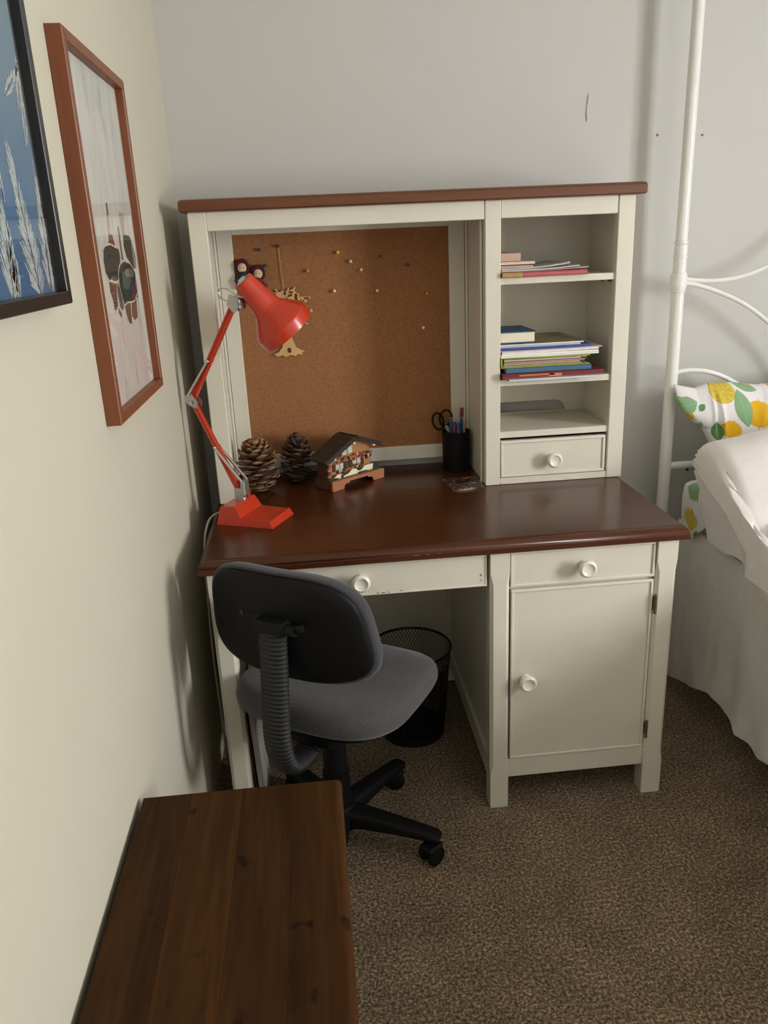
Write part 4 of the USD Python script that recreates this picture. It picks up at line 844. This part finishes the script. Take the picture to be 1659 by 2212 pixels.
# ------------------------------------------------------------------ pictures on the left wall
EY, EZ = V(0, 1, 0), V(0, 0, 1)
def art(poly, x, mat, parent, name, h=.0002, **k): return part(parent, name, prism(poly, h, (x, 0, 0), EY, EZ), mat, smooth=False, **k)
def pic_frame(T, y0, y1, z0, z1, w, depth, mat, lip=.003):
    for nm, q in (('frame_side', [(y0, z0), (y0, z1), (y0+w, z1-w), (y0+w, z0+w)]), ('frame_side', [(y1, z0), (y1-w, z0+w), (y1-w, z1-w), (y1, z1)]),
                  ('frame_rail', [(y0, z1), (y1, z1), (y1-w, z1-w), (y0+w, z1-w)]), ('frame_rail', [(y0, z0), (y0+w, z0+w), (y1-w, z0+w), (y1, z0)])):
        P = Polygon(q).buffer(-.0001); c = P.buffer(-.0012)
        part(T, nm, hull([(.0008, a, b) for a, b in P.exterior.coords[:-1]]+[(depth-.0014, a, b) for a, b in P.exterior.coords[:-1]]+[(depth, a, b) for a, b in c.exterior.coords[:-1]]), mat, smooth=False)
def art_ground(name, ramp, axis_scale, sc, mixc):
    n = {'g': ('geometry', {}), 'm': ('mapping', {'scale': axis_scale}), 'n': ('noise_texture', {'scale': sc, 'detail': 6.0, 'roughness': .65}), 'r': ('rgb_ramp', {'ramp': ramp}),
         's': ('separate_xyz', {}), 'k': ('math', {'math_type': 'multiply_add', 'value2': mixc[2], 'value3': mixc[3]}), 'r2': ('rgb_ramp', {'ramp': mixc[1]}), 'x': ('mix_color', {'fac': mixc[0]}), 'p': ('principled_bsdf', {'roughness': .8, 'specular_ior_level': .2})}
    l = [('g.position', 'm.vector'), ('m.vector', 'n.vector'), ('n.fac', 'r.fac'), ('g.position', 's.vector'), ('s.z', 'k.value1'), ('k.value', 'r2.fac'), ('r.color', 'x.a'), ('r2.color', 'x.b'), ('x.result', 'p.base_color')]
    return usdkit.material(stage, f'/World/Looks/{name}', n, l, surface='p.BSDF')
DEFS['pod_paper'] = lambda: art_ground('pod_paper', [(.30, lin(140, 142, 140)), (.45, lin(186, 184, 176)), (.62, lin(206, 202, 190)), (.75, lin(196, 176, 176))], (1, 1, .28), 38.0, (.45, [(0, lin(196, 178, 176)), (.35, lin(204, 198, 188)), (1, lin(192, 194, 186))], 1.8, -2.1))
DEFS['sky_canvas'] = lambda: art_ground('sky_canvas', [(.30, lin(58, 88, 116)), (.5, lin(92, 118, 136)), (.68, lin(118, 136, 146))], (1, 1, .7), 9.0, (.72, [(0, lin(44, 84, 122)), (.25, lin(66, 102, 136)), (.6, lin(98, 124, 142)), (1, lin(112, 132, 144))], 2.4, -3.3))
for k, c in dict(pod_green=(42, 54, 48), pod_green_light=(84, 92, 80), pod_cream=(206, 196, 166), pod_red=(120, 62, 52), pod_brown=(104, 74, 56), pod_purple=(88, 48, 58), pod_stem=(92, 88, 74), pod_tan=(168, 152, 124), plume_light=(164, 172, 168), plume_mid=(126, 140, 150), plume_dark=(96, 100, 128)).items(): colour(k, lin(*c), .8, var=.22, scale=160)

pp = thing('framed_print', 'red-brown framed print of dark green seed pods on the cream wall', 'picture', (0, -.874, 1.45))
pic_frame(pp, -1.081, -.6675, 1.1561, 1.7432, .018, .025, 'frame_wood')
part(pp, 'paper', bx(.004, .010, -1.064, -.684, 1.173, 1.726, .0002), 'pod_paper', label='mottled pale grey paper')
x = .0101
PODS = {'pod1': [(-.967, 1.434), (-.953, 1.44), (-.911, 1.443), (-.876, 1.438), (-.851, 1.436), (-.846, 1.423), (-.858, 1.409), (-.891, 1.383), (-.919, 1.382), (-.941, 1.386), (-.954, 1.385), (-.973, 1.398), (-.977, 1.416)],
 'pod2': [(-.793, 1.46), (-.772, 1.462), (-.739, 1.459), (-.724, 1.451), (-.707, 1.422), (-.716, 1.398), (-.739, 1.4), (-.767, 1.412), (-.79, 1.423), (-.8, 1.442)],
 'pod3': [(-.868, 1.404), (-.851, 1.41), (-.82, 1.414), (-.774, 1.409), (-.75, 1.399), (-.735, 1.391), (-.744, 1.371), (-.739, 1.355), (-.775, 1.342), (-.807, 1.341), (-.84, 1.343), (-.867, 1.339), (-.877, 1.351), (-.886, 1.372), (-.882, 1.391)]}
SHP = [('stem', [(-.831, 1.475), (-.822, 1.475), (-.822, 1.418), (-.833, 1.418)], 'pod_stem'), ('stem', [(-.803, 1.5), (-.764, 1.501), (-.776, 1.464), (-.798, 1.46)], 'pod_tan'), ('stem', [(-.905, 1.495), (-.89, 1.493), (-.903, 1.462), (-.911, 1.462)], 'pod_tan'),
 ('stem', [(-.898, 1.512), (-.889, 1.512), (-.889, 1.494), (-.897, 1.494)], 'pod_stem'), ('leaf_tip', [(-.908, 1.461), (-.883, 1.459), (-.874, 1.442), (-.899, 1.440), (-.923, 1.442)], 'pod_red'), ('seed_leg', [(-.957, 1.386), (-.906, 1.382), (-.917, 1.345), (-.946, 1.347), (-.958, 1.366)], 'pod_brown'),
 ('seed_leg', [(-.946, 1.347), (-.917, 1.345), (-.922, 1.339), (-.938, 1.334), (-.947, 1.337)], 'pod_purple'), ('seed_leg', [(-.901, 1.378), (-.885, 1.367), (-.875, 1.334), (-.887, 1.331), (-.9, 1.337), (-.904, 1.359)], 'pod_stem'), ('seed_leg', [(-.864, 1.343), (-.811, 1.342), (-.823, 1.301), (-.843, 1.304), (-.854, 1.316)], 'pod_brown'),
 ('seed_leg', [(-.8, 1.343), (-.754, 1.346), (-.764, 1.309), (-.791, 1.305), (-.811, 1.313)], 'pod_brown'), ('leaf_tip', [(-.731, 1.395), (-.727, 1.356), (-.738, 1.344), (-.748, 1.346), (-.736, 1.37)], 'pod_red'), ('leaf_tip', [(-.915, 1.336), (-.897, 1.322), (-.904, 1.319), (-.917, 1.326)], 'pod_red')]
for nm, q, mt in SHP: art(Polygon(q).buffer(.0008), x, mt, pp, nm)
for k, (nm, q) in enumerate(PODS.items()):
    P = Polygon(q).buffer(.004).buffer(-.004)
    if k != 1: art(P.buffer(.0035), x+.0003+.0006*(k == 2), 'pod_cream', pp, 'pod_outline')
    art(P, x+.0005+.0006*(k == 2), 'pod_green', pp, 'seed_pod')
art(Polygon([(-.799, 1.366), (-.748, 1.373), (-.743, 1.357), (-.774, 1.343), (-.801, 1.349)]).buffer(.001), x+.0014, 'pod_purple', pp, 'leaf_tip')
art(Polygon([(-.85, 1.392), (-.81, 1.398), (-.79, 1.38), (-.82, 1.366), (-.86, 1.372)]).buffer(.004), x+.0014, 'pod_green_light', pp, 'seed_pod_light')
part(pp, 'glass', bx(.0150, .0165, -1.0645, -.6835, 1.1725, 1.7265, .0001), 'pane_glass', smooth=False)

pt = thing('framed_painting', 'black framed painting of pale grass plumes on blue, nearest the camera', 'picture', (0, -1.6, 1.7))
pic_frame(pt, -1.96, -1.266, 1.366, 2.06, .0165, .030, 'frame_black')
part(pt, 'canvas', bx(.008, .0145, -1.945, -1.281, 1.381, 2.045, .0002), 'sky_canvas', label='blue painted canvas')
rg = np.random.default_rng(31)
def plume(tip, base, w, n, dense=1.0):
    tip, base = np.array(tip), np.array(base); d = base-tip; Ln = np.linalg.norm(d); d /= Ln; nrm = np.array([-d[1], d[0]]); L1, L2 = [], []
    for i in range(n):
        u = rg.uniform(0.0, 1)**.8; side = rg.choice([-1, 1]); ww = w*min(1, .15+u*1.1)
        p0 = tip+d*Ln*u+nrm*side*ww*rg.uniform(0, .35); p1 = p0-d*rg.uniform(.010, .026)+nrm*side*ww*rg.uniform(.3, .8)
        p0 = p0+d*rg.uniform(.0, .012)
        for p in (p0, p1): p[1] = min(max(p[1], 1.3845), 2.04); p[0] = min(max(p[0], -1.94), -1.2845)
        (L1 if rg.random() < .62 else L2).append(LineString([p0, p1]).buffer(rg.uniform(.0007, .0017), 2))
    art(union_all(L2), .01455, 'plume_mid', pt, 'painted_plume', kind=None); art(union_all(L1), .01480, 'plume_light', pt, 'painted_plume')
    b = base.copy(); b[1] = max(b[1], 1.3845); m_ = tip+d*Ln*.35
    art(LineString([m_, (m_+b)/2+nrm*.001, b]).buffer(.0014, 2), .01505, 'plume_dark', pt, 'plume_stem')
plume((-1.374, 1.543), (-1.348, 1.384), .030, 190); plume((-1.432, 1.477), (-1.444, 1.384), .024, 100); plume((-1.424, 1.442), (-1.424, 1.384), .014, 50)
plume((-1.287, 1.524), (-1.300, 1.384), .022, 100); plume((-1.425, 1.540), (-1.418, 1.49), .008, 26); plume((-1.293, 1.643), (-1.350, 1.607), .008, 34); plume((-1.290, 1.643), (-1.302, 1.606), .008, 30); plume((-1.288, 1.62), (-1.300, 1.568), .007, 30)
plume((-1.56, 1.62), (-1.54, 1.384), .032, 120); plume((-1.72, 1.70), (-1.69, 1.384), .034, 130); plume((-1.85, 1.55), (-1.84, 1.384), .028, 100)
part(pt, 'glass', bx(.0215, .0230, -1.9455, -1.2805, 1.3805, 2.0455, .0001), 'pane_glass', smooth=False)
